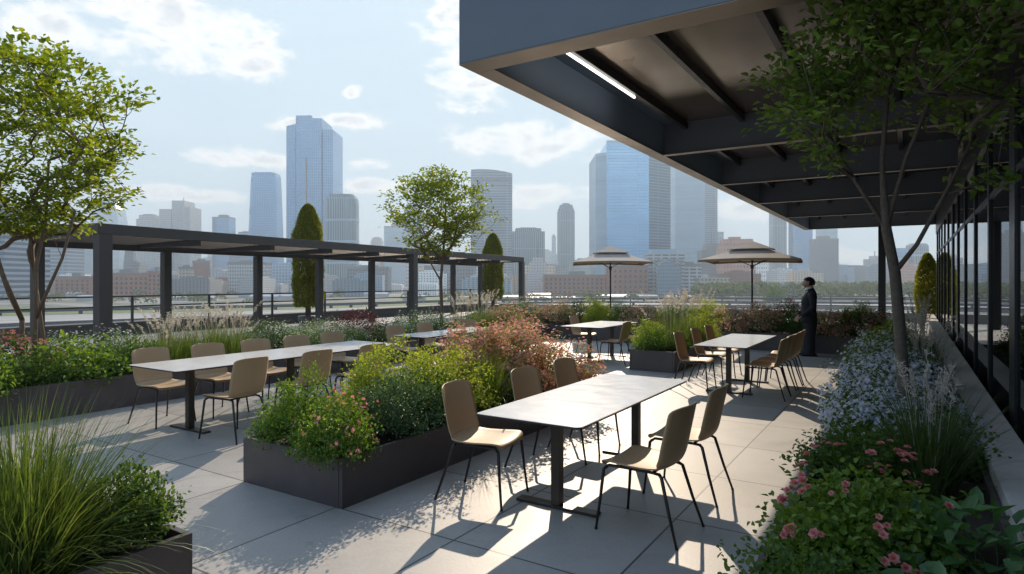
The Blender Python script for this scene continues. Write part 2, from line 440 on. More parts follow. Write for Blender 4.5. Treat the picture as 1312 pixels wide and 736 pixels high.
cam = bpy.data.cameras.new('camera'); co = bpy.data.objects.new('camera', cam); link(co)
co.location = (0, 0, 1.67); co.rotation_euler = (R(90), 0, R(32.536))
cam.sensor_width = 36; cam.lens = 801/1312*36; cam.shift_y = -8/1312
cam.clip_start = .05; cam.clip_end = 9000
scene.camera = co
vs = scene.view_settings
vs.view_transform = 'Standard'; vs.look = 'None'; vs.exposure = 1.03; vs.gamma = 1.0; vs.use_curve_mapping = False
scene.cycles.max_bounces = 7; scene.cycles.diffuse_bounces = 3; scene.cycles.glossy_bounces = 4; scene.cycles.transmission_bounces = 4
scene.cycles.transparent_max_bounces = 12; scene.cycles.volume_bounces = 0
scene.cycles.use_denoising = True

# ------------------------------------------------------------------ the terrace slab
def struct(name, mb, mat, **kw):
    return tag(mb.build(name, mat, **kw), kind='structure')
b = MB(); b.box(-20.4, 1.0, -6, 30.2, -.35, 0); struct('terrace_floor', b, M['paving'])
b = MB(); b.box(-20.4, 14, -6.0, 30.2, -12, -.354); struct('podium', b, M['concrete'])

# low parapet on the open left and far sides
b = MB()
b.box(-20.9, -20.4, -6, 30.6, -.36, .34); b.box(-20.94, -20.36, -6.04, 30.64, .34, .40)
tag(b.build('parapet_wall', surface('parapet_dark', (.10, .098, .095), .8), bevel=.01), 'low dark parapet wall along the outer left edge behind the pergola', 'parapet wall')
b = MB()
b.box(-20.4, 14, 30.2, 30.6, -.36, .30); b.box(-20.36, 14.04, 30.16, 30.64, .30, .36)
tag(b.build('parapet_wall', M['concrete'], bevel=.01), 'low pale parapet wall across the far end of the terrace', 'parapet wall')

def railing(label, p0, p1, h, n, hs, mat):
    p0 = Vector(p0); p1 = Vector(p1); d = (p1 - p0); L = d.length; d.normalize()
    root = empty('railing', p0, math.atan2(d.y, d.x), label, 'railing')
    for z in hs:
        b = MB(); b.box(0, L, -.025, .025, z-.022, z+.022); b.build('rail', mat, root)
    for i in range(n):
        x = L * i / (n-1)
        b = MB(); b.box(x-.03, x+.03, -.03, .03, -p0.z, h-.022); b.build('post', mat, root)
    return root
railing('long pale metal railing across the far end of the terrace', (-16.5, 29.9, 0), (13, 29.9, 0), 1.0, 14, (1.0, .62), M['rail'])
railing('dark metal railing along the rear of the pergola', (-19.9, -5, 0), (-19.9, 29.5, 0), 1.2, 15, (1.2, .9), M['steel'])

# ------------------------------------------------------------------ planters
def planter(label, x0, x1, y0, y1, h, seams=(), group=None, wall=.035, parent_mat=None):
    """open metal trough: front, rear and two side panels, a rim, and soil inside"""
    root = empty('planter', (x0, y0, 0), 0, label, 'planter', group)
    X, Y = x1 - x0, y1 - y0
    def seg(length):
        n = max(1, round(length / 2.6)); return [(length*i/n, length*(i+1)/n) for i in range(n)]
    for a, c in seg(Y):
        for xx in (0, X-wall):
            b = MB(); b.box(xx, xx+wall, a+.0015, c-.0015, 0, h); b.build('side_panel', M['planter'], root, bevel=.003)
    for a, c in seg(X-2*wall-.004):
        for yy in (0, Y-wall):
            b = MB(); b.box(wall+.002+a, wall+.002+c-.0015, yy, yy+wall, 0, h); b.build('end_panel', M['planter'], root, bevel=.003)
    b = MB()
    nx, ny = max(2, int(X/.12)), max(2, int(Y/.12))
    for j in range(ny+1):
        for i in range(nx+1):
            b.v.append((wall + (X-2*wall)*i/nx, wall + (Y-2*wall)*j/ny, h-.06 + random.uniform(-.018, .018)))
    for j in range(ny):
        for i in range(nx):
            a = j*(nx+1)+i; b.f.append((a, a+1, a+nx+2, a+nx+1)); b.m.append(0)
    b.build('soil', M['soil'], root, smooth=True)
    return root
planter('dark metal planter box in the middle of the terrace full of mixed shrubs', -4.68, -3.50, 3.18, 7.35, .37)
planter('small dark planter in the near left corner with a big grass clump', -5.2, -3.10, .2, 1.82, .38)
planter('long dark planter along the left side behind the longest table', -11.2, -8.75, -2.5, 15.6, .42)
planter('dark metal planter left of the farther right table', -4.46, -3.60, 11.1, 14.2, .38)
planter('long dark planter across the far end behind the standing man', -11.2, -.62, 15.9, 17.3, .42)
planter('long planter in the shade along the glass wall', -.60, .44, -1.2, 15.85, .38)
b = MB(); b.box(.445, .70, -2, 27.4, -.001, .47); struct('kerb', b, M['kerb'], bevel=.008)

# ------------------------------------------------------------------ leaves of many kinds
LM = {
 'maple': leaf_mat('maple_leaf', [(.08, .13, .012), (.15, .20, .02), (.23, .28, .035)], .48, .45, (2.1, 1.9, .5)),
 'shade_maple': leaf_mat('shaded_tree_leaf', [(.10, .18, .035), (.145, .24, .05), (.19, .29, .06)], .4, .42, (1.8, 1.8, .6)),
 'cypress': leaf_mat('cypress_leaf', [(.10, .13, .012), (.17, .19, .018), (.27, .25, .03)], .42, .6),
 'lime': leaf_mat('lime_leaf', [(.16, .23, .03), (.26, .33, .045), (.38, .42, .08)], .42, .5),
 'green': leaf_mat('green_leaf', [(.045, .10, .02), (.07, .14, .028), (.11, .18, .04)], .45, .45),
 'fresh': leaf_mat('fresh_leaf', [(.07, .14, .02), (.11, .20, .03), (.17, .26, .045)], .4, .45),
 'dark': leaf_mat('dark_leaf', [(.028, .06, .02), (.042, .085, .025), (.065, .115, .035)], .25, .4),
 'bluegreen': leaf_mat('blue_green_leaf', [(.055, .11, .045), (.08, .145, .06), (.12, .19, .08)], .3, .5, (1.5, 1.6, .9)),
 'burgundy': leaf_mat('burgundy_leaf', [(.035, .012, .016), (.06, .018, .022), (.09, .035, .03)], .35, .45, (2.0, 1.0, .9)),
 'coral': leaf_mat('coral_leaf', [(.56, .25, .22), (.67, .37, .32), (.72, .50, .42), (.50, .43, .24)], .55, .6, (1.25, 1.05, .85)),
 'grass': leaf_mat('grass_blade', [(.05, .095, .015), (.085, .14, .02), (.14, .19, .035)], .38, .45),
 'near_grass': leaf_mat('arching_grass_blade', [(.05, .095, .022), (.085, .14, .035), (.16, .21, .06)], .35, .4),
 'grass_dark': leaf_mat('shaded_grass_blade', [(.04, .08, .025), (.07, .115, .035), (.10, .15, .05)], .3, .45),
 'plume': leaf_mat('grass_plume', [(.52, .47, .38), (.64, .60, .52), (.72, .69, .62)], .45, .8, (1.1, 1.05, .95)),
 'plume_grey': leaf_mat('grey_plume', [(.50, .46, .42), (.62, .58, .53)], .35, .8, (1.1, 1.05, 1.)),
 'pink': leaf_mat('pink_petal', [(.60, .17, .18), (.72, .30, .29), (.78, .44, .40)], .45, .6, (1.2, 1., .9)),
 'white': leaf_mat('white_petal', [(.62, .62, .62), (.72, .70, .68), (.76, .76, .78)], .55, .6, (1., 1., 1.)),
 'lilac': leaf_mat('lilac_petal', [(.62, .67, .82), (.74, .77, .86), (.82, .83, .88)], .55, .6, (1., 1., 1.)),
 'cream': leaf_mat('cream_petal', [(.6, .55, .42), (.68, .64, .52)], .4, .6, (1., 1., .9)),
 'hosta': leaf_mat('broad_leaf', [(.05, .12, .045), (.075, .16, .055), (.10, .2, .07)], .3, .4, (1.5, 1.6, .8)),
}

def cluster_points(n, rx, ry, h, lump=.22, inner=.45, low=.0, rs=None):
    """points in a lumpy dome standing on z = 0, most near its surface"""
    rs = rs or rng
    d = unit(rs.normal(size=(n, 3)))
    d[:, 2] = np.abs(d[:, 2]) * (1 - low) + d[:, 2] * low
    k = unit(rs.normal(size=(7, 3)))
    amp = rs.uniform(.4, 1, 7) * lump
    f = 1 + sum(a * (np.clip(d @ q, 0, 1) ** 3) for a, q in zip(amp, k)) - lump * .6
    r = rs.uniform(inner ** 2, 1, n) ** .5 * f
    p = d * r[:, None] * np.array([rx, ry, h * .78])
    p[:, 2] = p[:, 2] + h * .16
    p[:, 2] = np.maximum(p[:, 2], .0)
    return p, d

def bush_mesh(name, rx, ry, h, ncl, per, L, W, mat, lump=.25, inner=.4, spread=.06, upness=.35, low=.38):
    p, d = cluster_points(ncl, rx, ry, h, lump, inner, low)
    # a few shoots stand out of the outline
    k = max(3, ncl // 12); i = rng.integers(0, ncl, k)
    p[i] += d[i] * rng.uniform(.2, 1.2, (k, 1)) * spread * 1.8
    c = np.repeat(p, per, axis=0) + rng.normal(size=(ncl*per, 3)) * spread * np.array([1, 1, .8])
    c[:, 2] = np.maximum(c[:, 2], -.02)
    dd = unit(np.repeat(d, per, axis=0) * .8 + rng.normal(size=c.shape) * .75 + np.array([0, 0, upness]))
    up = unit(np.array([[0, 0, 1.]]) + rng.normal(size=c.shape) * .45 + np.repeat(d, per, axis=0) * .4)
    n = len(c)
    V, F = leaf_arrays(c, dd, up, L * rng.uniform(.6, 1.25, n), W * rng.uniform(.7, 1.2, n))
    return numpy_mesh(name, V, F, mat), p, d

def stems_mesh(name, targets, r0, mat, base=(0, 0, -.06), n=5, spread=.08):
    b = MB()
    for t in targets:
        t = Vector(t); s = Vector((base[0] + random.uniform(-spread, spread), base[1] + random.uniform(-spread, spread), base[2]))
        mid = s.lerp(t, .5) + Vector((random.uniform(-.03, .03), random.uniform(-.03, .03), .04))
        b.tube([s, mid, t], [r0, r0*.7, r0*.35], 5, cap=False)
    return b.mesh(name, mat, True)

def flowers_mesh(name, pts, nrm, size, mat, petals=5, cup=.3):
    """real five petalled flowers, each with its own tilt"""
    n = len(pts); V = []; F = []; off = 0
    nrm = unit(nrm + rng.normal(size=nrm.shape) * .35)
    t = unit(np.cross(nrm, rand_dirs(n))); bt = np.cross(nrm, t)
    s = size * rng.uniform(.7, 1.2, n)
    ph = rng.uniform(0, 6.28, n)
    for k in range(petals):
        a = ph + 2 * PI * k / petals
        d = t * np.cos(a)[:, None] + bt * np.sin(a)[:, None] + nrm * cup
        v, f = leaf_arrays(pts, d, nrm, s, s * .75, .12, .1)
        V.append(v); F.append(f + off); off += len(v)
    return numpy_mesh(name, np.concatenate(V), np.concatenate(F), mat)

def blades_mesh(name, n, L, W, lean, mat, base_r=.06, droop=.5, seg=6, rx=1., ry=1., lmin=.55, upright=0.):
    az = rng.uniform(0, 2*PI, n); ln = L * rng.uniform(lmin, 1.05, n)
    le = np.abs(rng.normal(0, lean, n)) * (1 - upright) + .02
    le = np.minimum(le, 1.25)
    br = base_r * np.sqrt(rng.uniform(0, 1, n)); ba = az + rng.normal(0, .8, n)
    base = np.stack([np.cos(ba)*br*rx, np.sin(ba)*br*ry, np.full(n, -.05)], 1)
    t = np.linspace(0, 1, seg+1)
    dirh = np.stack([np.cos(az), np.sin(az), np.zeros(n)], 1)
    ang = le[:, None] + (droop * le[:, None] * 1.6 + droop * .25) * t[None, :] ** 1.6
    step = ln[:, None] / seg
    dx = np.sin(ang) * step; dz = np.cos(ang) * step
    X = np.concatenate([np.zeros((n, 1)), np.cumsum(dx[:, :-1], 1)], 1); Z = np.concatenate([np.zeros((n, 1)), np.cumsum(dz[:, :-1], 1)], 1)
    P = base[:, None, :] + dirh[:, None, :] * X[:, :, None]; P[:, :, 2] += Z
    side = np.stack([-np.sin(az), np.cos(az), np.zeros(n)], 1)
    tw = rng.normal(0, .5, n); side = unit(side + dirh * tw[:, None])
    wd = W * rng.uniform(.6, 1.2, n)[:, None] * np.maximum(.06, (1 - t[None, :] ** 2.2)) * .5
    A = P + side[:, None, :] * wd[:, :, None]; B = P - side[:, None, :] * wd[:, :, None]
    V = np.stack([A, B], 2).reshape(-1, 3)
    k = (np.arange(n) * (seg+1) * 2)[:, None, None]; i = (np.arange(seg) * 2)[None, :, None]
    F = (k + i + np.array([0, 1, 3, 2])[None, None, :]).reshape(-1, 4)
    return numpy_mesh(name, V, F, mat, smooth=True), P[:, -1, :]

def plumes_mesh(name, n, h, rx, ry, plen, pw, mat, stalk=True, lean=.22):
    V = []; F = []; off = 0
    for _ in range(n):
        az = random.uniform(0, 6.28); le = abs(random.gauss(0, lean)); H = h * random.uniform(.72, 1.06)
        b0 = np.array([math.cos(az)*rx*random.random()*.6, math.sin(az)*ry*random.random()*.6, 0])
        d = np.array([math.sin(le)*math.cos(az), math.sin(le)*math.sin(az), math.cos(le)])
        top = b0 + d * H; pl = plen * random.uniform(.7, 1.15)
        m = 46
        tt = rng.uniform(0, 1, m)
        bend = np.array([math.cos(az), math.sin(az), -.3]) * pl * .18
        c = top[None] + d[None] * (tt[:, None] - .15) * pl + bend[None] * (tt[:, None] ** 2)
        rad = pw * np.sin(np.clip(tt*.9 + .12, 0, 1) * PI) ** .7
        dd = unit(d[None] * 1.6 + rng.normal(size=(m, 3)))
        c = c + rng.normal(size=(m, 3)) * rad[:, None] * .35
        v, f = leaf_arrays(c, dd, rand_dirs(m), rng.uniform(.022, .05, m) * (plen / .25), np.full(m, .006 * plen / .25 + .002))
        V.append(v); F.append(f + off); off += len(v)
        # stalk as a thin three sided blade
        w = .0028
        s1 = np.array([[-w, 0, 0], [w, 0, 0], [w, w, 0], [-w, w, 0]])
        v = np.concatenate([b0[None] + s1, (top + d * pl * .2)[None] + s1 * .6]); V.append(v)
        F.append(np.array([[0, 1, 5, 4], [1, 2, 6, 5], [2, 3, 7, 6], [3, 0, 4, 7]]) + off); off += 8
    return numpy_mesh(name, np.concatenate(V), np.concatenate(F), mat)

# every plant kind is built once; the plants in the beds are copies with their own size and turn
PROTO = {}
def reg(kind, name, parts):
    """parts: (part name, mesh, is_stuff)"""
    PROTO[kind] = (name, parts)

def def_bush(kind, name, rx, ry, h, ncl, per, L, W, mat, flower=None, **kw):
    vs = []
    for v in range(kw.pop('variants', 2)):
        me, p, d = bush_mesh(name + '_foliage', rx, ry, h, ncl, per, L, W, LM[mat], **kw)
        idx = rng.integers(0, len(p), 10)
        st = stems_mesh(name + '_stems', p[idx] * .75, .006, M['bark_dark'])
        parts = [('foliage', me, None), ('stem', st, None)]
        if flower:
            fm, n, size, clus, bias = flower
            # flowers sit on the outside of the clumps, more of them on top
            order = np.argsort(-(np.linalg.norm(p / np.array([rx, ry, h]), axis=1) + bias * d[:, 2] + rng.uniform(0, .35, len(p))))[:max(4, n // clus)]
            c = np.repeat(p[order] + d[order] * .05, clus, axis=0); dn = np.repeat(d[order], clus, axis=0)
            c = c + rng.normal(size=c.shape) * (.025 + size * .9) + np.array([0, 0, .012])
            fl = flowers_mesh(name + '_blossom', c, unit(dn + np.array([0, 0, .5])), size, LM[fm])
            parts.append(('blossom', fl, 'stuff'))
        vs.append(parts)
    PROTO[kind] = (name, vs)

def def_grass(kind, name, n, L, W, lean, mat, plume=None, variants=2, **kw):
    vs = []
    for v in range(variants):
        me, tips = blades_mesh(name + '_blades', n, L, W, lean, LM[mat], **kw)
        parts = [('blade_clump', me, 'stuff')]
        if plume:
            pm, pn, ph, prx, plen, pw = plume
            parts.append(('plume', plumes_mesh(name + '_plumes', pn, ph, prx, prx, plen, pw, LM[pm]), 'stuff'))
        vs.append(parts)
    PROTO[kind] = (name, vs)

def plant(kind, x, y, z, label, cat, s=1., rz=None, group=None):
    name, vs = PROTO[kind]
    parts = vs[random.randrange(len(vs))]
    root = empty(name, (x, y, z), random.uniform(0, 6.28) if rz is None else rz, label, cat, group)
    root.scale = s if hasattr(s, '__len__') else (s, s, s)
    for pn, me, st in parts:
        o = link(bpy.data.objects.new(pn, me), root)
        if st: o['kind'] = st
    return root

def_bush('lime', 'lime_shrub', .46, .42, .72, 300, 30, .034, .022, 'lime', spread=.05, lump=.35)
def_bush('fresh', 'small_leaved_shrub', .40, .38, .45, 240, 32, .026, .018, 'fresh', spread=.045, lump=.3)
def_bush('globe', 'round_shrub', .33, .33, .52, 330, 30, .020, .014, 'bluegreen', spread=.035, lump=.12, inner=.6)
def_bush('rose_small', 'rose_bush', .46, .40, .42, 300, 26, .030, .022, 'fresh', spread=.05, lump=.3, flower=('pink', 110, .020, 3, .3))
def_bush('coral', 'coral_shrub', .50, .46, .85, 260, 16, .030, .018, 'fresh', spread=.07, lump=.35, flower=('coral', 3400, .022, 16, .3))
def_bush('coral_low', 'coral_shrub', .55, .45, .62, 240, 18, .032, .02, 'green', spread=.07, lump=.35, flower=('coral', 1500, .022, 9, .3))
def_bush('pink_hedge', 'pink_flowering_shrub', .55, .45, .55, 260, 20, .032, .022, 'green', spread=.06, lump=.3, flower=('pink', 200, .026, 3, .5))
def_bush('green', 'leafy_shrub', .50, .45, .50, 260, 22, .036, .025, 'green', spread=.06, lump=.3)
def_bush('darkg', 'dark_shrub', .50, .45, .60, 260, 22, .032, .022, 'dark', spread=.06, lump=.3)
def_bush('white_hedge', 'white_flowering_shrub', .55, .45, .55, 260, 20, .028, .018, 'green', spread=.06, lump=.3, flower=('white', 520, .014, 5, .7))
def_bush('white_sparse', 'white_flowering_shrub', .55, .45, .60, 260, 22, .028, .018, 'bluegreen', spread=.06, lump=.3, flower=('white', 260, .016, 3, .4))
def_bush('burgundy', 'burgundy_shrub', .60, .55, .75, 300, 24, .034, .022, 'burgundy', spread=.06, lump=.25)
def_grass('tall_grass', 'tall_grass', 520, .80, .007, .22, 'grass', plume=('plume', 14, .85, .2, .22, .015), base_r=.26, droop=.5)
def_grass('green_grass', 'fine_grass', 520, .74, .007, .33, 'grass', base_r=.2, droop=.8)
def_grass('plume_grass', 'plume_grass', 420, .70, .007, .2, 'grass', plume=('plume', 30, .86, .3, .22, .018), base_r=.26, droop=.5)
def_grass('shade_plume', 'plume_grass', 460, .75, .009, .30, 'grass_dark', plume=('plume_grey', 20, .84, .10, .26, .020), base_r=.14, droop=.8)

# ------------------------------------------------------------------ planting, bed by bed
Z = .34
# middle planter
plant('fresh', -4.34, 3.46, Z, 'light green small leaved shrub at the near left corner of the middle planter', 'shrub', (.92, .90, 1.22))
plant('rose_small', -3.78, 3.36, Z-.02, 'pink flowering bush spilling over the near right corner of the middle planter', 'rose bush', (.90, .80, 1.05))
plant('globe', -3.82, 4.12, Z, 'round blue green shrub behind the pink flowering bush in the middle planter', 'shrub', (1.22, 1.22, 1.08))
plant('lime', -4.42, 4.50, Z, 'bright lime green shrub on the left side of the middle planter', 'shrub', (.95, .95, .98))
plant('lime', -3.86, 4.86, Z, 'bright lime green shrub beside the first chair in the middle planter', 'shrub', (.95, .95, .90))
plant('green', -3.85, 4.65, Z-.02, 'dark leafy underplanting beneath the right lime shrub', 'shrub', (.75, .9, .85))
plant('green_grass', -3.80, 5.38, Z, 'fine upright grass clump between the lime and coral shrubs', 'grass', 1.05)
plant('lime', -4.45, 5.15, Z, 'yellow green shrub half hidden behind the two lime ones', 'shrub', (.8, .8, .8))
CG = 'coral shrubs massed in the middle planter'
plant('coral', -4.35, 5.95, Z, 'coral flowering shrub at the back left of the middle planter', 'shrub', (1., 1., 1.0), group=CG)
plant('coral', -3.78, 6.15, Z, 'coral flowering shrub behind the second near chair', 'shrub', (.95, 1., .95), group=CG)
plant('coral', -3.75, 6.95, Z-.05, 'coral flowering shrub at the far right end of the middle planter', 'shrub', (1.05, 1.05, .80), group=CG)
plant('coral', -4.35, 6.85, Z, 'tallest coral flowering shrub at the far left end of the middle planter', 'shrub', (1., 1., 1.12), group=CG)
plant('darkg', -3.85, 5.75, Z-.04, 'dark green foliage low under the coral shrubs', 'shrub', (.75, .9, .75))

# near left planter
big = PROTO
me, _t = blades_mesh('near_grass_blades', 1900, .90, .0075, .46, LM['near_grass'], base_r=.16, droop=.75, seg=9, lmin=.5)
ng = empty('ornamental_grass', (-3.36, 1.16, .33), 0, 'large arching green grass clump in the near left corner planter', 'grass')
o = link(bpy.data.objects.new('blade_clump', me), ng); o['kind'] = 'stuff'
def_bush('near_shrub', 'glossy_shrub', .30, .29, .46, 330, 16, .032, .021, 'green', spread=.035, lump=.14, variants=1)
plant('near_shrub', -3.30, 1.60, .38, 'rounded glossy green shrub beside the arching grass in the near left planter', 'shrub', (.74, .74, .90))
def_bush('ground_dark', 'ground_cover_plant', .55, .4, .16, 200, 16, .026, .018, 'dark', spread=.05, lump=.2, variants=1)
plant('ground_dark', -3.75, 1.5, .32, 'low dark ground cover around the glossy shrub', 'ground cover', (1.0, .6, 1))

# left planter, front to back and out to the pergola
LB = 'left planter plants'
def_bush('leafy_low', 'leafy_plant', .45, .42, .42, 170, 16, .060, .038, 'fresh', spread=.06, lump=.3)
def_bush('white_front', 'white_flowering_shrub', .5, .45, .5, 240, 16, .034, .022, 'green', spread=.06, lump=.3, flower=('white', 420, .020, 4, .8))
plant('pink_hedge', -9.9, 2.4, .38, 'pink flowering shrub at the left edge of the photo beside the left planter end', 'shrub', 1.05)
plant('pink_hedge', -9.75, 3.3, .38, 'pink flowering shrub just left of the left maple stems', 'shrub', 1.05)
plant('leafy_low', -9.15, 2.7, .34, 'low green leafy plant along the left planter rim at the photo edge', 'plant', 1.1)
plant('green', -9.15, 3.45, .34, 'low leafy plant in front of the left maple stems', 'plant', .85)
plant('leafy_low', -9.2, 3.95, .34, 'leafy green plant just right of the left maple stems', 'plant', 1.1)
plant('white_front', -10.2, 4.05, .42, 'white flowering shrub nearest the left maple stems', 'shrub', 1.0)
plant('white_front', -10.25, 4.75, .42, 'white flowering shrub in front of the near pergola column', 'shrub', 1.0)
plant('green', -9.25, 4.55, .34, 'leafy shrub between the left maple and the tall grasses', 'plant', (.9, .9, 1.))
TG = 'tall grasses behind the long table'
plant('tall_grass', -9.35, 5.05, .36, 'first tall grass behind the long table beside the white flowers', 'grass', (1.25, 1.15, .80), group=TG)
plant('tall_grass', -9.4, 5.65, .36, 'second tall grass behind the long table', 'grass', (1.25, 1.15, .86), group=TG)
plant('tall_grass', -9.4, 6.25, .36, 'last tall grass behind the long table beside the dark shrub', 'grass', (1.2, 1.15, .84), group=TG)
plant('plume_grass', -10.4, 5.75, .36, 'pale plume grass rising behind the first tall grasses', 'grass', (1.3, 1.2, .84))
plant('plume_grass', -10.4, 6.65, .36, 'tallest pale plume grass at the end of the tall grass row', 'grass', (1.3, 1.2, .92))
plant('darkg', -9.4, 6.95, .36, 'dark green shrub right of the tall grasses', 'shrub', (1., 1., .85))
WH = 'white dotted hedge shrubs behind the long table'
plant('white_hedge', -9.4, 7.75, .36, 'white dotted green hedge shrub behind the third chair of the long table', 'shrub', (1.1, 1.1, .85), group=WH)
plant('white_hedge', -9.4, 8.6, .36, 'white dotted green hedge shrub behind the fourth chair of the long table', 'shrub', (1.1, 1.1, .85), group=WH)
plant('white_hedge', -10.3, 7.7, .36, 'white dotted shrub in front of the first tall cypress', 'shrub', (1.1, 1.1, .95))
plant('white_hedge', -10.3, 8.6, .36, 'white dotted shrub between the cypress and the burgundy shrub', 'shrub', (1.0, 1.1, .9))
plant('burgundy', -9.95, 9.55, .36, 'large rounded burgundy shrub behind the end of the long table', 'shrub', (1.15, 1.15, .98))
plant('darkg', -9.2, 9.35, .36, 'dark low shrub in front of the burgundy one', 'shrub', (.9, .9, .7))
plant('white_sparse', -9.5, 10.55, .36, 'grey green white flowering shrub right of the burgundy shrub', 'shrub', (1.15, 1.15, 1.05))
plant('white_sparse', -9.6, 11.5, .36, 'grey green white flowering shrub left of the young maple trunk', 'shrub', (1.15, 1.15, 1.1))
plant('plume_grass', -9.4, 12.55, .36, 'pale plume grass just right of the young maple trunk', 'grass', (1.25, 1.2, 1.0))
plant('plume_grass', -9.5, 13.5, .36, 'second pale plume grass right of the young maple', 'grass', (1.25, 1.2, 1.05))
plant('tall_grass', -9.3, 12.1, .36, 'green grass clump around the foot of the young maple', 'grass', (1.1, 1.1, .6))
plant('coral_low', -9.35, 14.3, .36, 'soft coral shrub at the far end of the left planter', 'shrub', 1.1)
plant('white_sparse', -10.3, 14.6, .36, 'grey green shrub in front of the second tall cypress', 'shrub', (1.1, 1.1, 1.0))

# planter beside the farther right table
plant('fresh', -4.12, 11.45, .34, 'bright green shrub at the near end of the planter by the right table', 'shrub', (1.05, 1.0, 1.15))
plant('fresh', -3.80, 11.9, .34, 'small green shrub at the right rim of the planter by the right table', 'shrub', (.7, .9, .9))
plant('lime', -4.35, 12.1, .34, 'yellow green shrub behind the bright green one near the plume grasses', 'shrub', (.85, .85, .72))
PG = 'plume grasses between the parasols'
plant('plume_grass', -4.05, 12.3, .34, 'pale plume grass left of centre between the two parasols', 'grass', (1.25, 1.2, 1.10), group=PG)
plant('plume_grass', -3.95, 13.1, .34, 'pale plume grass behind the others between the two parasols', 'grass', (1.2, 1.2, 1.15), group=PG)
plant('lime', -3.90, 13.75, .34, 'yellow green shrub behind the right table chairs', 'shrub', (.9, .9, .85))

# far planter, left to right
FZ = .38
far = [
 ('darkg', -10.6, 16.6, (1, 1, .9), 'dark green shrub at the left end of the far planter'),
 ('white_sparse', -9.9, 16.4, (1, 1, 1.05), 'grey green shrub in the far planter left of the pergola end post'),
 ('coral_low', -9.0, 16.5, (1.1, 1, .95), 'coral shrub in the far planter at the pergola end post'),
 ('darkg', -8.3, 16.7, (.9, 1, 1.0), 'dark round shrub in the far planter left of the left parasol'),
 ('lime', -7.6, 16.5, (1, 1, .85), 'yellow green shrub in the far planter under the left parasol'),
 ('fresh', -6.9, 16.6, (1.1, 1, 1.3), 'fresh green shrub in the far planter under the left parasol'),
 ('coral_low', -6.1, 16.5, (1.15, 1, .95), 'coral shrub in the far planter behind the middle table'),
 ('green', -5.3, 16.6, (1.1, 1, 1.2), 'green shrub in the far planter right of the middle table'),
 ('lime', -4.6, 16.6, (1.1, 1, .9), 'yellow green shrub in the far planter behind the plume grasses'),
 ('coral_low', -3.9, 16.5, (1.1, 1, 1.0), 'coral shrub in the far planter at the right parasol pole'),
 ('coral_low', -3.1, 16.4, (1.1, 1, 1.05), 'brightest coral shrub in the far planter left of the man'),
 ('pink_hedge', -2.45, 16.4, (.9, .9, 1.25), 'pink dotted green shrub in the far planter close behind the man'),
 ('coral_low', -1.55, 16.4, (1.0, 1, .98), 'coral shrub in the far planter just right of the man'),
 ('green', -1.05, 16.5, (.8, .9, 1.2), 'green shrub in the far planter left of the steel post'),
 ('coral_low', -.75, 16.3, (.7, .9, 1.05), 'coral shrub at the right end of the far planter'),
]
for k, x, y, s, l in far: plant(k, x, y, FZ, l, 'shrub', (s[0]*1.15, 1.1, s[2]*1.12) if hasattr(s, '__len__') else s*1.1, group='shrubs in the far planter')

for i in range(9):
    plant(('coral_low', 'green', 'lime')[i % 3], -10.2 + i*1.15, 17.0, FZ, 'low filler shrub in the rear row of the far planter, hidden by the front row', 'shrub', (1.1, .9, 1.0), group='rear row of the far planter')
# shaded planter along the glass wall, far to near
def_bush('lilac_bed', 'pale_blue_flowering_plant', .48, .48, .46, 260, 18, .034, .022, 'green', spread=.055, lump=.22, flower=('lilac', 1500, .022, 12, .8), variants=2)
def_bush('lilac_sparse', 'pale_blue_flowering_plant', .48, .48, .44, 260, 20, .032, .022, 'fresh', spread=.055, lump=.22, flower=('lilac', 500, .020, 6, .8), variants=1)
def_bush('dark_near', 'dark_leafy_shrub', .42, .42, .44, 260, 16, .040, .028, 'green', spread=.06, lump=.3, variants=1)
def_bush('rose_near_leaves', 'rose_bush', .40, .56, .46, 420, 15, .040, .030, 'fresh', spread=.06, lump=.28, variants=1)
plant('fresh', -.25, 14.6, .34, 'green shrub at the far end of the shaded planter', 'shrub', 1.3)
plant('lime', -.25, 13.4, .34, 'sunlit yellow green shrub near the far end of the shaded planter', 'shrub', (1., 1., .75))
plant('lilac_sparse', -.25, 12.3, .34, 'farthest pale blue flowering plant in the shaded planter', 'plant', 1.15)
plant('fresh', -.3, 11.4, .34, 'green shrub between pale blue flowers in the shaded planter', 'shrub', 1.0)
plant('lilac_sparse', -.25, 10.3, .34, 'pale blue flowering plant with sparse blooms in the shaded planter', 'plant', 1.15)
plant('lilac_bed', -.20, 8.65, .34, 'pale blue flowering plant behind the slim tree trunk', 'plant', 1.05)
plant('lilac_bed', -.16, 7.65, .34, 'pale blue flowering plant left of the slim tree trunk', 'plant', 1.08)
plant('lilac_bed', -.14, 6.75, .34, 'pale blue flowering plant with the densest blooms at the slim tree', 'plant', 1.08)
plant('lilac_bed', -.10, 5.92, .32, 'nearest pale blue flowering plant at the foot of the slim tree', 'plant', 1.0)
plant('shade_plume', .12, 10.6, .34, 'grey plume grass far along the glass wall', 'grass', (.95, .95, 1.1))
plant('shade_plume', .16, 8.6, .34, 'grey plume grass midway along the glass wall', 'grass', (.85, .85, .9))
plant('dark_near', -.28, 4.92, .30, 'dark green leafy shrub between the pale blue and pink flowers', 'shrub', (.95, .95, .88))
plant('dark_near', .18, 5.45, .28, 'dark green leafy shrub right of the slim tree trunk', 'shrub', (.85, .85, .8))
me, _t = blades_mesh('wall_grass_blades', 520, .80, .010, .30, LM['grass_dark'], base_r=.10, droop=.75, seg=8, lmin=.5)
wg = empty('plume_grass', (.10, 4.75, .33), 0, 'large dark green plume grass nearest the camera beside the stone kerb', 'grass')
o = link(bpy.data.objects.new('blade_clump', me), wg); o['kind'] = 'stuff'
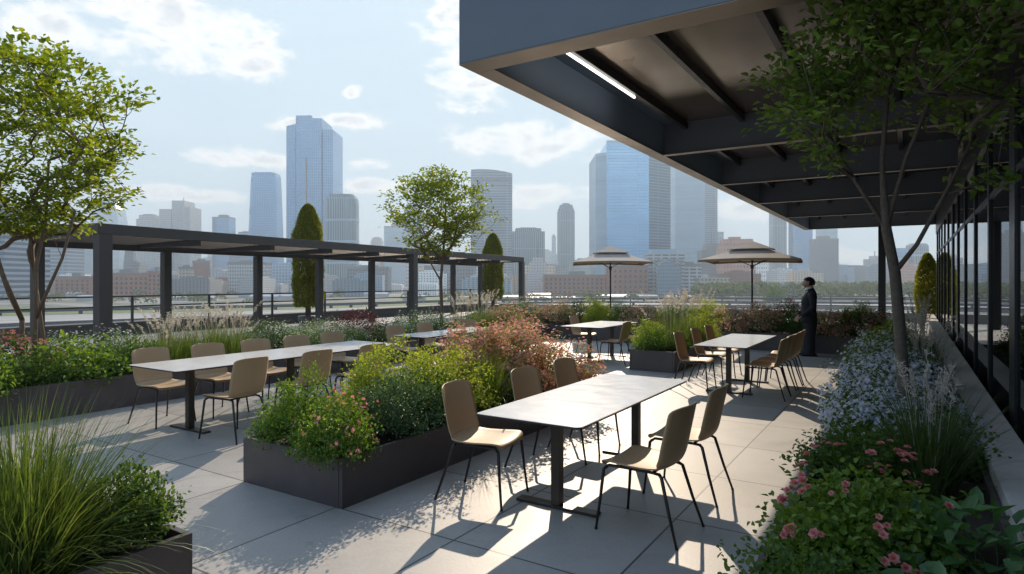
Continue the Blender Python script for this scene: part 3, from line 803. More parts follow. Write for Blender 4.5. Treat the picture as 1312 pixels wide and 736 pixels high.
o = link(bpy.data.objects.new('plume', plumes_mesh('wall_grass_plumes', 13, .68, .12, .12, .24, .018, LM['plume_grey'], lean=.16)), wg); o['kind'] = 'stuff'
# near pink rose bush with blossoms one by one
name, vs_ = PROTO['rose_near_leaves']
rb = empty('rose_bush', (-.20, 3.50, .28), 0, 'pink rose bush in the near corner of the shaded planter', 'rose bush')
for pn, me, st in vs_[0]:
    link(bpy.data.objects.new(pn, me), rb)
def blossom_mesh(name, s, mat):
    V = []; F = []; off = 0
    for ring, (cnt, tilt, ln) in enumerate(((6, .25, 1.), (6, .7, .85), (5, 1.5, .6), (3, 3.5, .4))):
        for k in range(cnt):
            a = 2*PI*(k + .5*ring)/cnt + random.uniform(-.2, .2)
            d = np.array([[math.cos(a), math.sin(a), tilt]])
            v, f = leaf_arrays(np.array([[0, 0, .002*ring]]), d, np.array([[0, 0, 1.]]), np.array([s*ln]), np.array([s*ln*.95]), .25, -.05)
            V.append(v); F.append(f + off); off += len(v)
    return numpy_mesh(name, np.concatenate(V), np.concatenate(F), LM[mat])
bl = [blossom_mesh('rose_blossom', .034, 'pink') for _ in range(3)]
p, d = cluster_points(260, .40, .56, .46, .25, .93)
cand = [i for i in range(len(p)) if d[i, 2] > .12 and (d[i, 0] < .45 or d[i, 2] > .6)]
random.shuffle(cand)
picked = []
for i in cand[:22]:
    near = sorted(range(len(p)), key=lambda q: np.linalg.norm(p[q]-p[i]))
    picked += near[:random.choice((1, 1, 2, 3, 4, 6))]
for i in sorted(set(picked)):
    o = link(bpy.data.objects.new('blossom', random.choice(bl)), rb)
    o.location = p[i] + d[i]*random.uniform(.035, .065) + np.array([0, 0, .015])
    o.rotation_euler = Vector(d[i] + np.array([random.uniform(-.3, .3), random.uniform(-.6, -.1), .5])).to_track_quat('Z', 'X').to_euler()
    k = random.uniform(.45, .92); o.scale = (k, k, k*random.uniform(.7, 1.2))
# broad leaved plant, near right corner
c, d = cluster_points(170, .40, .50, .36, .2, .5)
dd = unit(d * np.array([1, 1, .3]) + rng.normal(size=d.shape) * .35 + np.array([0, 0, .15]))
V, F = leaf_arrays(c, dd, unit(np.array([[0, 0, 1.]]) + .25*d + rng.normal(size=d.shape)*.25), rng.uniform(.09, .15, len(c)), rng.uniform(.055, .08, len(c)), .15, .22)
for lx, ly, lz, ls, ll in ((.30, 3.45, .30, 1.0, 'broad leaved green plant in the near right corner beside the rose bush'), (.16, 2.75, .26, .9, 'broad leaved plant cut off by the bottom right of the photo')):
    hp = empty('broad_leaved_plant', (lx, ly, lz), ly, ll, 'plant'); hp.scale = (ls,)*3
    if 'hosta_me' not in globals(): hosta_me = numpy_mesh('broad_leaves', V, F, LM['hosta']); hosta_st = stems_mesh('broad_stems', c[::6]*.9, .004, LM['hosta'])
    link(bpy.data.objects.new('foliage', hosta_me), hp); link(bpy.data.objects.new('stem', hosta_st), hp)
plant('dark_near', -.30, 2.75, .26, 'dark leafy shrub at the very bottom of the shaded planter', 'shrub', (.7, .8, .75))

# ------------------------------------------------------------------ trees
def tree(name, loc, label, stems, centre, radii, n_sprays, per, L, W, mat, barkmat, spray=.17, flat=.3, zmax=99, seed=1, rtip=.0035, cat='tree', keep=None, low=.15):
    """stems: polylines with radii; crown sprays fill an uneven ellipsoid and each is reached by a limb"""
    rs = np.random.default_rng(seed); rnd = random.Random(seed)
    root = empty(name, loc, 0, label, cat)
    nodes = []; parent = []; fixed = {}
    for st in stems:
        first = None
        for i, (x, y, z, r) in enumerate(st):
            q = np.array([x, y, z])
            if first is None and nodes:
                dd_ = [np.linalg.norm(n - q) for n in nodes]; j = int(np.argmin(dd_))
                if dd_[j] < .03: first = j; last = j; continue
            nodes.append(q); parent.append(last if first is not None else -1); last = len(nodes)-1; first = 0; fixed[last] = r
    nstem = len(nodes)
    # sprays
    cx, cy, cz = centre; rx, ry, rz_ = radii
    T = []
    lumps = unit(rs.normal(size=(9, 3))); la = rs.uniform(.12, .52, 9)
    while len(T) < n_sprays:
        d = unit(rs.normal(size=(1, 3)))[0]
        f = .72 + sum(a * max(0, d @ q) ** 4 for a, q in zip(la, lumps))
        r = rs.uniform(low, 1) ** .5 * f
        q = np.array([cx + d[0]*r*rx, cy + d[1]*r*ry, cz + d[2]*r*rz_])
        if q[2] > zmax - .1: continue
        if keep is not None and not keep(q): continue
        T.append(q)
    T.sort(key=lambda q: np.linalg.norm(q - nodes[nstem-1]))
    tips = []
    for q in T:
        A = np.array(nodes); dv = q - A
        dist = np.linalg.norm(dv, axis=1) + np.where(dv[:, 2] < .05, .7, 0) + np.where(np.arange(len(A)) < 2, .4, 0)
        j = int(np.argmin(dist)); s = A[j]
        ln = np.linalg.norm(q - s); k = max(1, int(ln / .16)); last = j
        for i in range(1, k+1):
            t = i / k
            pnt = s + (q - s) * t + np.array([0, 0, -.10 * ln * math.sin(t*PI)]) * .8 + (rs.normal(size=3) * .018 if i < k else 0)
            nodes.append(pnt); parent.append(last); last = len(nodes)-1
        tips.append(last)
    cnt = [0] * len(nodes)
    for t in tips:
        j = t
        while j >= 0: cnt[j] += 1; j = parent[j]
    rad = [max(rtip, rtip * (max(1, c_) ** .52)) for c_ in cnt]
    for i, r in fixed.items(): rad[i] = r
    kids = {}
    for i, p_ in enumerate(parent): kids.setdefault(p_, []).append(i)
    trunk = MB(); limb = MB()
    # the stems themselves are the trunk, everything else limbs
    def chain(i, mb, start):
        pts = [nodes[start]] if start >= 0 else []; rr = [min(rad[start], rad[i]*1.3)] if start >= 0 else []
        todo = []
        while True:
            pts.append(nodes[i]); rr.append(rad[i])
            ks = sorted(kids.get(i, []), key=lambda k_: -rad[k_])
            if mb is trunk:
                st_ = [k_ for k_ in ks if k_ < nstem]
                todo += [(k_, i, limb) for k_ in ks if k_ >= nstem] + [(k_, i, trunk) for k_ in st_[1:]]
                if not st_: break
                i = st_[0]
            else:
                todo += [(k_, i, limb) for k_ in ks[1:]]
                if not ks: break
                i = ks[0]
        if len(pts) > 1: mb.tube(pts, rr, 10 if mb is trunk else 5, cap=True)
        return todo
    stack = [(i, -1, trunk) for i in kids[-1]]
    while stack:
        i, s, mb = stack.pop(); stack += chain(i, mb, s)
    trunk.build('trunk', barkmat, root, True); limb.build('limb', barkmat, root, True)
    # leaves
    P = np.array([nodes[t] for t in tips]); n = len(P) * per
    C = np.repeat(P, per, axis=0)
    off = rs.normal(size=(n, 3)) * np.array([spray, spray, spray*flat]); C = C + off
    C[:, 2] = np.minimum(C[:, 2], zmax)
    out = unit(C - np.array([[cx, cy, cz - rz_*.6]]))
    D = unit(out * .7 + rs.normal(size=(n, 3)) * .6 * np.array([1, 1, .5]) + off * 1.5 + np.array([0, 0, -.05]))
    U = unit(np.array([[0, 0, 1.]]) + rs.normal(size=(n, 3)) * .38)
    V, F = leaf_arrays(C, D, U, L * rs.uniform(.6, 1.2, n), W * rs.uniform(.7, 1.15, n), .2, .18)
    link(bpy.data.objects.new('crown', numpy_mesh(name + '_leaves', V, F, mat)), root)
    return root

tree('maple_tree', (-9.75, 3.42, .36), 'large multi stemmed green maple rising from the left planter',
     [[(0, 0, -.05, .04), (.02, 0, .35, .034), (-.03, .02, .8, .031), (-.25, -.05, 1.15, .026), (-.42, -.15, 1.7, .020), (-.5, -.2, 2.2, .015)],
      [(.12, .10, -.05, .036), (.13, .1, .4, .031), (.16, .1, .9, .029), (.12, .12, 1.5, .024), (.2, .2, 2.1, .018), (.15, .25, 2.9, .016)],
      [(.15, .1, .80, .024), (.32, .16, 1.15, .021), (.62, .22, 1.6, .018), (.78, .3, 2.2, .013)],
      [(-.03, .02, .8, .03), (.0, -.2, 1.4, .026), (-.05, -.35, 2.1, .02), (0, -.4, 2.9, .014)],
      [(.0, .3, -.05, .03), (-.25, .32, .7, .026), (-.6, .35, 1.5, .022), (-.8, .4, 2.2, .018)]],
     (.05, .0, 3.02), (1.66, 1.55, 1.40), 400, 30, .078, .052, LM['maple'], M['bark'], spray=.095, flat=.40, seed=3, keep=lambda q: math.hypot(q[0], q[1]) < .55 + .85*max(0, q[2]-1.6) and q[2] > 1.55)
tree('maple_tree', (-9.7, 12.0, .36), 'small young maple with an airy crown standing by the white shrubs',
     [[(0, 0, -.05, .05), (.0, 0, .6, .045), (-.03, 0, 1.3, .04), (.02, 0, 1.75, .036)],
      [(.02, 0, 1.75, .03), (.3, .1, 2.3, .02), (.5, .1, 2.9, .014)], [(.02, 0, 1.75, .03), (-.3, -.1, 2.2, .022), (-.6, -.1, 2.7, .014)],
      [(.02, 0, 1.75, .03), (0, .1, 2.5, .02), (.05, .1, 3.2, .014)], [(-.03, 0, 1.3, .025), (-.35, 0, 1.75, .018), (-.7, 0, 2.2, .012)]],
     (.0, 0, 2.95), (1.25, 1.25, 1.30), 300, 26, .082, .054, LM['maple'], M['bark'], spray=.11, flat=.40, seed=8, keep=lambda q: math.hypot(q[0], q[1]) < .45 + 1.0*max(0, q[2]-1.75))
tree('slim_tree', (-.06, 5.98, .34), 'slim tree in deep shade under the canopy with a wide dark green crown',
     [[(0, 0, -.05, .055), (.01, 0, .5, .048), (-.02, 0, 1.0, .045), (-.05, .02, 1.4, .043), (-.11, .03, 1.76, .040)],
      [(-.11, .03, 1.76, .028), (-.14, .0, 2.3, .019), (-.10, .0, 2.9, .02), (0, 0, 3.2, .014)],
      [(-.11, .03, 1.76, .024), (.02, .0, 2.3, .016), (.2, .0, 2.8, .016), (.4, 0, 3.2, .01)],
      [(-.11, .03, 1.76, .022), (-.35, .0, 2.2, .015), (-.6, .0, 2.7, .014)],
      [(-.05, .02, 1.4, .02), (.1, 0, 1.62, .017), (.28, 0, 2.0, .014), (.45, 0, 2.4, .009)]],
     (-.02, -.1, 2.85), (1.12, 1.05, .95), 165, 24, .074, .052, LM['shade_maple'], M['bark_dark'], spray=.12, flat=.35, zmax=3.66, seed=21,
     keep=lambda q: q[2] > 1.95 and q[0] < .62 and (q[2] > 2.75 or abs(q[0]) > .45 and (q[0]*7.3) % 1 < .6), low=.1)

def cypress(x, y, h, r, label, narrow=.35):
    root = empty('cypress_tree', (x, y, 0), 0, label, 'tree')
    n = 26000 if h > 3 else 9000
    z = rng.uniform(.12, 1, n) ** .9 * h
    t = z / h
    prof = np.minimum(1, ((1 - t) / (narrow*.72))) ** .5 * np.minimum(1, .74 + t * 1.1)
    a = rng.uniform(0, 2*PI, n)
    lump = 1 + .07*np.sin(a*5 + z*4) + .06*np.sin(a*3 - z*7) + rng.normal(0, .075, n)
    rr = r * prof * lump * rng.uniform(.75, 1.0, n) ** .5
    C = np.stack([np.cos(a)*rr, np.sin(a)*rr, z], 1)
    D = unit(np.stack([np.cos(a)*.5, np.sin(a)*.5, np.full(n, 1.)], 1) + rng.normal(size=(n, 3))*.35)
    U = unit(np.stack([np.cos(a), np.sin(a), np.full(n, .2)], 1) + rng.normal(size=(n, 3))*.5)
    V, F = leaf_arrays(C, D, U, rng.uniform(.05, .10, n), rng.uniform(.022, .04, n))
    link(bpy.data.objects.new('crown', numpy_mesh('cypress_leaves', V, F, LM['cypress'])), root)
    b = MB(); b.tube([(0, 0, 0), (0, 0, h*.5), (0, 0, h*.93)], [r*.22, r*.15, .02], 8); b.build('trunk', M['bark_dark'], root, True)
    b = MB(); b.tube([(0, 0, 0), (0, 0, .12), (0, 0, .34), (0, 0, .36)], [r*.62, r*.66, r*.74, r*.70], 28); b.build('pot', M['planter'], root, True)
cypress(-19.05, 15.65, 4.50, .50, 'tall dark column shaped cypress behind the near part of the pergola')
cypress(-19.7, 28.9, 4.30, .52, 'tall column shaped cypress behind the far end of the pergola')
cypress(.52, 27.95, 2.65, .36, 'short clipped cypress beyond the far end of the canopy', .5)

# ------------------------------------------------------------------ tables
def rounded_rect(w, l, r, n=6):
    pts = []
    for cx_, cy_, a0 in ((w/2-r, l/2-r, 0), (-w/2+r, l/2-r, 90), (-w/2+r, -l/2+r, 180), (w/2-r, -l/2+r, 270)):
        for i in range(n+1):
            a = R(a0 + 90*i/n); pts.append((cx_ + r*math.cos(a), cy_ + r*math.sin(a)))
    return pts

def table(label, cx, cy, w, l, feet, panels, foot_dx=0., h=.74, group='slim tables on the terrace'):
    root = empty('dining_table', (cx, cy, 0), 0, label, 'table', group)
    b = MB(); b.prism(rounded_rect(w, l, .045), h-.014, h-.003); b.build('table_edge', M['table_edge'], root)
    # the pale top: one sheet per panel with a hairline joint between
    n = panels; full = rounded_rect(w-.006, l-.006, .043)
    ys = [-l/2 + l*i/n for i in range(n+1)]
    for i in range(n):
        y0, y1 = ys[i] + (.0012 if i else 0), ys[i+1] - (.0012 if i < n-1 else 0)
        poly = []
        if i == n-1: poly += [p for p in full if p[1] > 0][:14]
        else: poly += [(w/2-.003, y1), (-w/2+.003, y1)]
        if i == 0: poly += full[14:]
        else: poly += [(-w/2+.003, y0), (w/2-.003, y0)]
        if n == 1: poly = full
        b = MB(); b.prism(poly, h-.003, h); b.build('tabletop', M['table_top'], root)
    b = MB(); b.box(-w*.38, w*.38, min(feet)-.04, max(feet)+.04, h-.034, h-.0145); b.build('underframe', M['bronze'], root)
    for fy in feet:
        b = MB(); b.box(foot_dx-.035, foot_dx+.035, fy-.035, fy+.035, .022, h-.034); b.build('post', M['bronze'], root, bevel=.004)
        b = MB(); b.box(foot_dx-.33, foot_dx+.33, fy-.045, fy+.045, .0, .022); b.build('foot', M['bronze'], root, bevel=.004)
    return root
table('nearest pale table with two seams in its top and five beige chairs', -2.17, 4.69, .82, 2.27, (-.62, .95), 3, -.03)
table('longest pale table on the left with eight beige chairs', -6.82, 5.22, .97, 3.36, (-1.25, .1, 1.35), 3, .0)
table('pale table in the middle left half hidden by the coral shrubs', -7.08, 9.02, .75, 2.3, (-.8, .8), 2)
table('small pale table in the middle distance under the left parasol', -5.62, 12.35, .92, 2.0, (-.55, .6), 2)
table('pale table on the right near the standing man', -2.29, 10.2, .74, 2.35, (-.6, .65), 2)

# ------------------------------------------------------------------ chairs
def chair_shell():
    prof = [(.245, .425), (.235, .447), (.19, .456), (.10, .452), (0, .446), (-.10, .446), (-.165, .456), (-.205, .485), (-.228, .53), (-.245, .60), (-.262, .68), (-.280, .76), (-.294, .825), (-.303, .866)]
    P = [np.array(p) for p in prof]
    def cr(t):
        x = t * (len(P)-1); i = min(int(x), len(P)-2); u = x - i
        p0, p1, p2, p3 = P[max(i-1, 0)], P[i], P[i+1], P[min(i+2, len(P)-1)]
        return .5*((2*p1) + (-p0+p2)*u + (2*p0-5*p1+4*p2-p3)*u*u + (-p0+3*p1-3*p2+p3)*u**3)
    nu, nv = 18, 44
    tb = 7 / 13.
    def S(u, t):
        y, z = cr(t)
        w = .235 if t < tb else .235 - .018 * (t - tb)/(1 - tb)
        if t < .5: w -= .022 * max(0, (t-.30)/.2) if t > .30 else 0
        else: w -= .022 * max(0, 1 - (t-.5)/.2)
        # rounded front and top corners
        e0 = max(0, (.20 - t)/.20); e1 = min(1, max(0, (t - .90)/.10))
        w0 = w
        w *= (1 - .32*e0**2.6)
        w *= 1 - .55 * e1**3.4
        x = u * w
        u = x / w0
        # dished seat, back wraps round the sitter
        lift = .022 * abs(u)**2.4
        wrap = .055 * abs(u)**2.2
        k = min(1, max(0, (t - .42)/.16)); k = k*k*(3-2*k)
        return Vector((x, y + wrap*k, z + lift*(1-k) * (1 if t > .12 else t/.12)))
    th = .011
    def grid(t0, t1, n):
        top = []; bot = []
        for j in range(n+1):
            t = t0 + (t1-t0)*j/n
            for i in range(nu+1):
                u = -1 + 2*i/nu
                e = 1e-3
                p = S(u, t); du = S(min(1, u+e), t) - S(max(-1, u-e), t); dv = S(u, min(1, t+e)) - S(u, max(0, t-e))
                nn = du.cross(dv); nn.normalize()
                top.append(p); bot.append(p + nn*th if nn.z < 0 or nn.y < 0 and abs(nn.z) < .6 else p - nn*th)
        b = MB(); b.v = [tuple(p) for p in top + bot]; o = len(top)
        q = lambda i, j: j*(nu+1)+i
        for j in range(n):
            for i in range(nu):
                b.f.append((q(i, j), q(i+1, j), q(i+1, j+1), q(i, j+1))); b.f.append((o+q(i, j+1), o+q(i+1, j+1), o+q(i+1, j), o+q(i, j)))
            b.f.append((q(0, j+1), o+q(0, j+1), o+q(0, j), q(0, j))); b.f.append((q(nu, j), o+q(nu, j), o+q(nu, j+1), q(nu, j+1)))
        for i in range(nu):
            b.f.append((q(i, 0), o+q(i, 0), o+q(i+1, 0), q(i+1, 0))); b.f.append((q(i+1, n), o+q(i+1, n), o+q(i, n), q(i, n)))
        b.m = [0]*len(b.f)
        return b
    return grid(0, tb, 26), grid(tb, 1, 24)

def make_chair():
    root = empty('dining_chair', (0, 0, 0), 0, 'x', 'chair')
    seat, back = chair_shell()
    seat.build('seat', M['shell'], root, True); back.build('backrest', M['shell'], root, True)
    b = MB()
    for s in (-1, 1):
        b.tube([(s*.195, .205, .418), (s*.19, .19, .432), (s*.18, .05, .432), (s*.17, -.10, .430), (s*.165, -.155, .424)], .0105, 8)
    b.tube([(-.185, .12, .430), (.185, .12, .430)], .009, 8); b.tube([(-.17, -.11, .428), (.17, -.11, .428)], .009, 8)
    b.build('seat_frame', M['dark_leg'], root, True)
    for s in (-1, 1):
        b = MB(); b.tube([(s*.196, .206, .420), (s*.205, .222, .404), (s*.222, .240, .20), (s*.238, .262, .010)], [.0115, .0118, .0105, .0088], 10); lg = b.build('leg', M['dark_leg'], root, True)
        b = MB(); b.tube([(s*.2382, .2624, .012), (s*.2385, .263, .0)], [.0105, .0112], 10); b.build('foot_cap', M['shoe'], lg, True)
        b = MB(); b.tube([(s*.165, -.155, .426), (s*.178, -.178, .410), (s*.205, -.238, .20), (s*.232, -.300, .010)], [.0115, .0118, .0105, .0088], 10); lg = b.build('leg', M['dark_leg'], root, True)
        b = MB(); b.tube([(s*.2322, -.3006, .012), (s*.2325, -.3012, .0)], [.0105, .0112], 10); b.build('foot_cap', M['shoe'], lg, True)
    return root
# chair faces local +Y; rz is the turn of that direction
E, W_ = -PI/2, PI/2
chairs = [
 (-2.80, 3.98, E+.10, 'nearest beige chair at the left side of the near table beside the planter', 'chairs at the near table'),
 (-2.76, 4.92, E, 'second beige chair on the planter side of the near table', 'chairs at the near table'),
 (-2.78, 5.72, E, 'third beige chair on the planter side of the near table', 'chairs at the near table'),
 (-1.52, 4.07, W_-.08, 'beige chair nearest the camera on the right side of the near table', 'chairs at the near table'),
 (-1.50, 4.93, W_, 'farther beige chair on the right side of the near table', 'chairs at the near table'),
 (-7.42, 4.00, E+.05, 'first beige chair on the hedge side at the left end of the longest table', 'chairs at the longest table'),
 (-7.38, 4.68, E, 'second beige chair on the hedge side of the longest table', 'chairs at the longest table'),
 (-7.38, 5.36, E, 'third beige chair on the hedge side of the longest table', 'chairs at the longest table'),
 (-7.38, 6.04, E-.04, 'fourth beige chair on the hedge side of the longest table', 'chairs at the longest table'),
 (-7.40, 6.74, E, 'last beige chair on the hedge side of the longest table', 'chairs at the longest table'),
 (-6.10, 4.06, W_+.12, 'beige chair seen from behind at the near left end of the longest table', 'chairs at the longest table'),
 (-6.10, 4.95, W_, 'beige chair seen from behind in the middle of the longest table', 'chairs at the longest table'),
 (-6.08, 5.82, W_, 'beige chair seen from behind half hidden by the lime shrubs', 'chairs at the longest table'),
 (-7.60, 8.35, E, 'first beige chair at the hedge side of the table behind the coral shrubs', 'chairs at the half hidden table'),
 (-7.62, 9.20, E, 'second beige chair at the hedge side of the table behind the coral shrubs', 'chairs at the half hidden table'),
 (-7.55, 10.35, E-.5, 'beige chair at the far end of the table behind the coral shrubs', 'chairs at the half hidden table'),
 (-6.48, 8.15, W_, 'beige chair with its back to the lime shrubs at the half hidden table', 'chairs at the half hidden table'),
 (-6.48, 9.05, W_, 'second beige chair with its back to the coral shrubs at the half hidden table', 'chairs at the half hidden table'),
 (-6.30, 12.9, E, 'beige chair on the left side of the table under the left parasol', 'chairs at the middle table'),
 (-5.02, 11.75, W_, 'nearer beige chair on the right side of the table under the left parasol', 'chairs at the middle table'),
 (-5.00, 12.75, W_, 'farther beige chair on the right side of the table under the left parasol', 'chairs at the middle table'),
 (-2.80, 9.62, E, 'nearest left chair of the table near the standing man', 'chairs at the right table'),
 (-2.80, 10.55, E, 'middle left chair of the table near the standing man', 'chairs at the right table'),
 (-2.80, 11.35, E, 'farthest left chair of the table near the standing man', 'chairs at the right table'),
 (-1.78, 9.55, W_, 'nearest of the four tightly rowed chairs right of the table by the man', 'chairs at the right table'),
 (-1.77, 10.10, W_, 'second of the four tightly rowed chairs right of the table by the man', 'chairs at the right table'),
 (-1.76, 10.65, W_, 'third of the four tightly rowed chairs right of the table by the man', 'chairs at the right table'),
 (-1.75, 11.20, W_, 'farthest of the four tightly rowed chairs right of the table by the man', 'chairs at the right table'),
]
proto = make_chair()
for i, (x, y, rz, lab, gr) in enumerate(chairs):
    rz += random.uniform(-.045, .045); x += random.uniform(-.015, .015)
    if i == 0:
        proto.location = (x, y, 0); proto.rotation_euler = (0, 0, rz); proto['label'] = lab; proto['group'] = gr
    else: copy_tree(proto, (x, y, 0), rz, lab, gr)

# ------------------------------------------------------------------ parasols
def parasol(x, y, rz, w, label):
    root = empty('parasol', (x, y, 0), rz, label, 'parasol', 'parasols at the far planter')
    b = MB(); b.tube([(0, 0, .03), (0, 0, 2.70)], .024, 12); b.build('pole', M['dark_leg'], root, True)
    b = MB(); b.box(-.3, .3, -.3, .3, 0, .05); b.build('base', M['bronze'], root, bevel=.01)
    def ring(h, z, sag=0, n=6):
        pts = []
        for k in range(4):
            a = [(-h, -h), (h, -h), (h, h), (-h, h)]
            p, q = a[k], a[(k+1) % 4]
            for i in range(n):
                t = i/n; s = sag * math.sin(t*PI)
                pts.append((p[0]+(q[0]-p[0])*t, p[1]+(q[1]-p[1])*t, z + s))
        return pts
    H = w/2
    def canopy(rings, name, mat):
        b = MB(); outer = rings; inner = [[(x_, y_, z_-.012) for x_, y_, z_ in r] for r in rings]
        b.loft(outer, cap=False); b.loft(inner[::-1], cap=False); b.loft([inner[0], outer[0]], cap=False); b.loft([outer[-1], inner[-1]], cap=False)
        return b.build(name, mat, root, False)
    canopy([ring(H, 2.22, .03), ring(H*.72, 2.335, .015), ring(H*.40, 2.475, .0), ring(H*.30, 2.52)], 'canopy', M['canvas'])
    canopy([ring(H*.46, 2.515, .01), ring(H*.22, 2.64), ring(.02, 2.74)], 'vent_cap', M['canvas'])
    b = MB(); r0 = ring(H, 2.215, .03); r1 = ring(H*.995, 2.16, .03)
    b.loft([r1, r0], cap=False); b.loft([[(x_*.985, y_*.985, z_) for x_, y_, z_ in r0], [(x_*.985, y_*.985, z_) for x_, y_, z_ in r1]], cap=False); b.build('valance', M['canvas_edge'], root)
    for k in range(8):
        a = k*PI/4 + PI/4; rr = H*(1.38 if k % 2 == 0 else .97)
        b = MB(); b.tube([(0, 0, 2.50), (math.cos(a)*rr*.98, math.sin(a)*rr*.98, 2.205 if k % 2 == 0 else 2.23)], .010, 6)
        b.tube([(0, 0, 2.06), (math.cos(a)*rr*.5, math.sin(a)*rr*.5, 2.345)], .008, 6); b.build('rib', M['dark_leg'], root)
    b = MB(); b.tube([(0, 0, 2.0), (0, 0, 2.10)], .045, 12); b.build('hub', M['dark_leg'], root)
parasol(-3.62, 17.75, R(6), 2.42, 'right beige square parasol with vented top close to the man')
parasol(-7.75, 17.75, R(28), 2.25, 'left beige square parasol with vented top left of the plume grasses')

# ------------------------------------------------------------------ pergola
def pergola():
    A = Vector((-14.7, 6.6, 0)); B = Vector((-17.25, 27.9, 0)); d = (B-A); L = d.length
    a = math.atan2(d.y, d.x)
    root = empty('pergola', A, a, 'long dark steel pergola with flat slatted roof along the left side', 'pergola')
    D = 2.35; H = 2.9      # local: x along, y to the left (outwards)
    def part(name, *boxes, mat=M['steel'], bevel=.008):
        b = MB()
        for bx in boxes: b.box(*bx)
        return b.build(name, mat, root, bevel=bevel)
    part('front_beam', (-.15, L+.15, -.12, .02, H-.23, H)); part('rear_beam', (-.15, L+.15, D, D+.14, H-.44, H-.03))
    part('end_beam', (-.15, -.01, .023, D-.003, H-.26, H)); part('end_beam', (L+.01, L+.15, .023, D-.003, H-.26, H))
    def col(x, hx, y0, y1, top):
        c = part('column', (x-hx, x+hx, y0, y1, 0, top)); p = MB(); p.box(x-hx-.06, x+hx+.06, y0-.06, y1+.06, .001, .018); p.build('base_plate', M['steel'], c, bevel=.003)
    for x in (0.0, 11.6, L): col(x, .14, -.16, .07, H-.235)
    for x in (0., 3.2, 6.4, 9.2, 12.2, 15.2, 18.6, L): col(x, .11, D-.03, D+.16, H-.445)
    n = 9
    for i in range(1, n): part('cross_beam', (L*i/n-.06, L*i/n+.06, .023, D-.003, H-.36, H-.14))
    for i in range(n):
        x0, x1 = L*i/n + (.065 if i else .0), L*(i+1)/n - .065
        b = MB(); k = 13
        for j in range(k):
            y = .06 + (D-.12)*(j+.5)/k
            rot = Matrix.Rotation(R(28), 3, 'X')
            b.box(x0, x1, -.085, .085, -.008, .008, rot=rot, at=(0, y, H-.17 - .10*j/k))
        b.build('roof_louvre', M['steel'], root)
pergola()

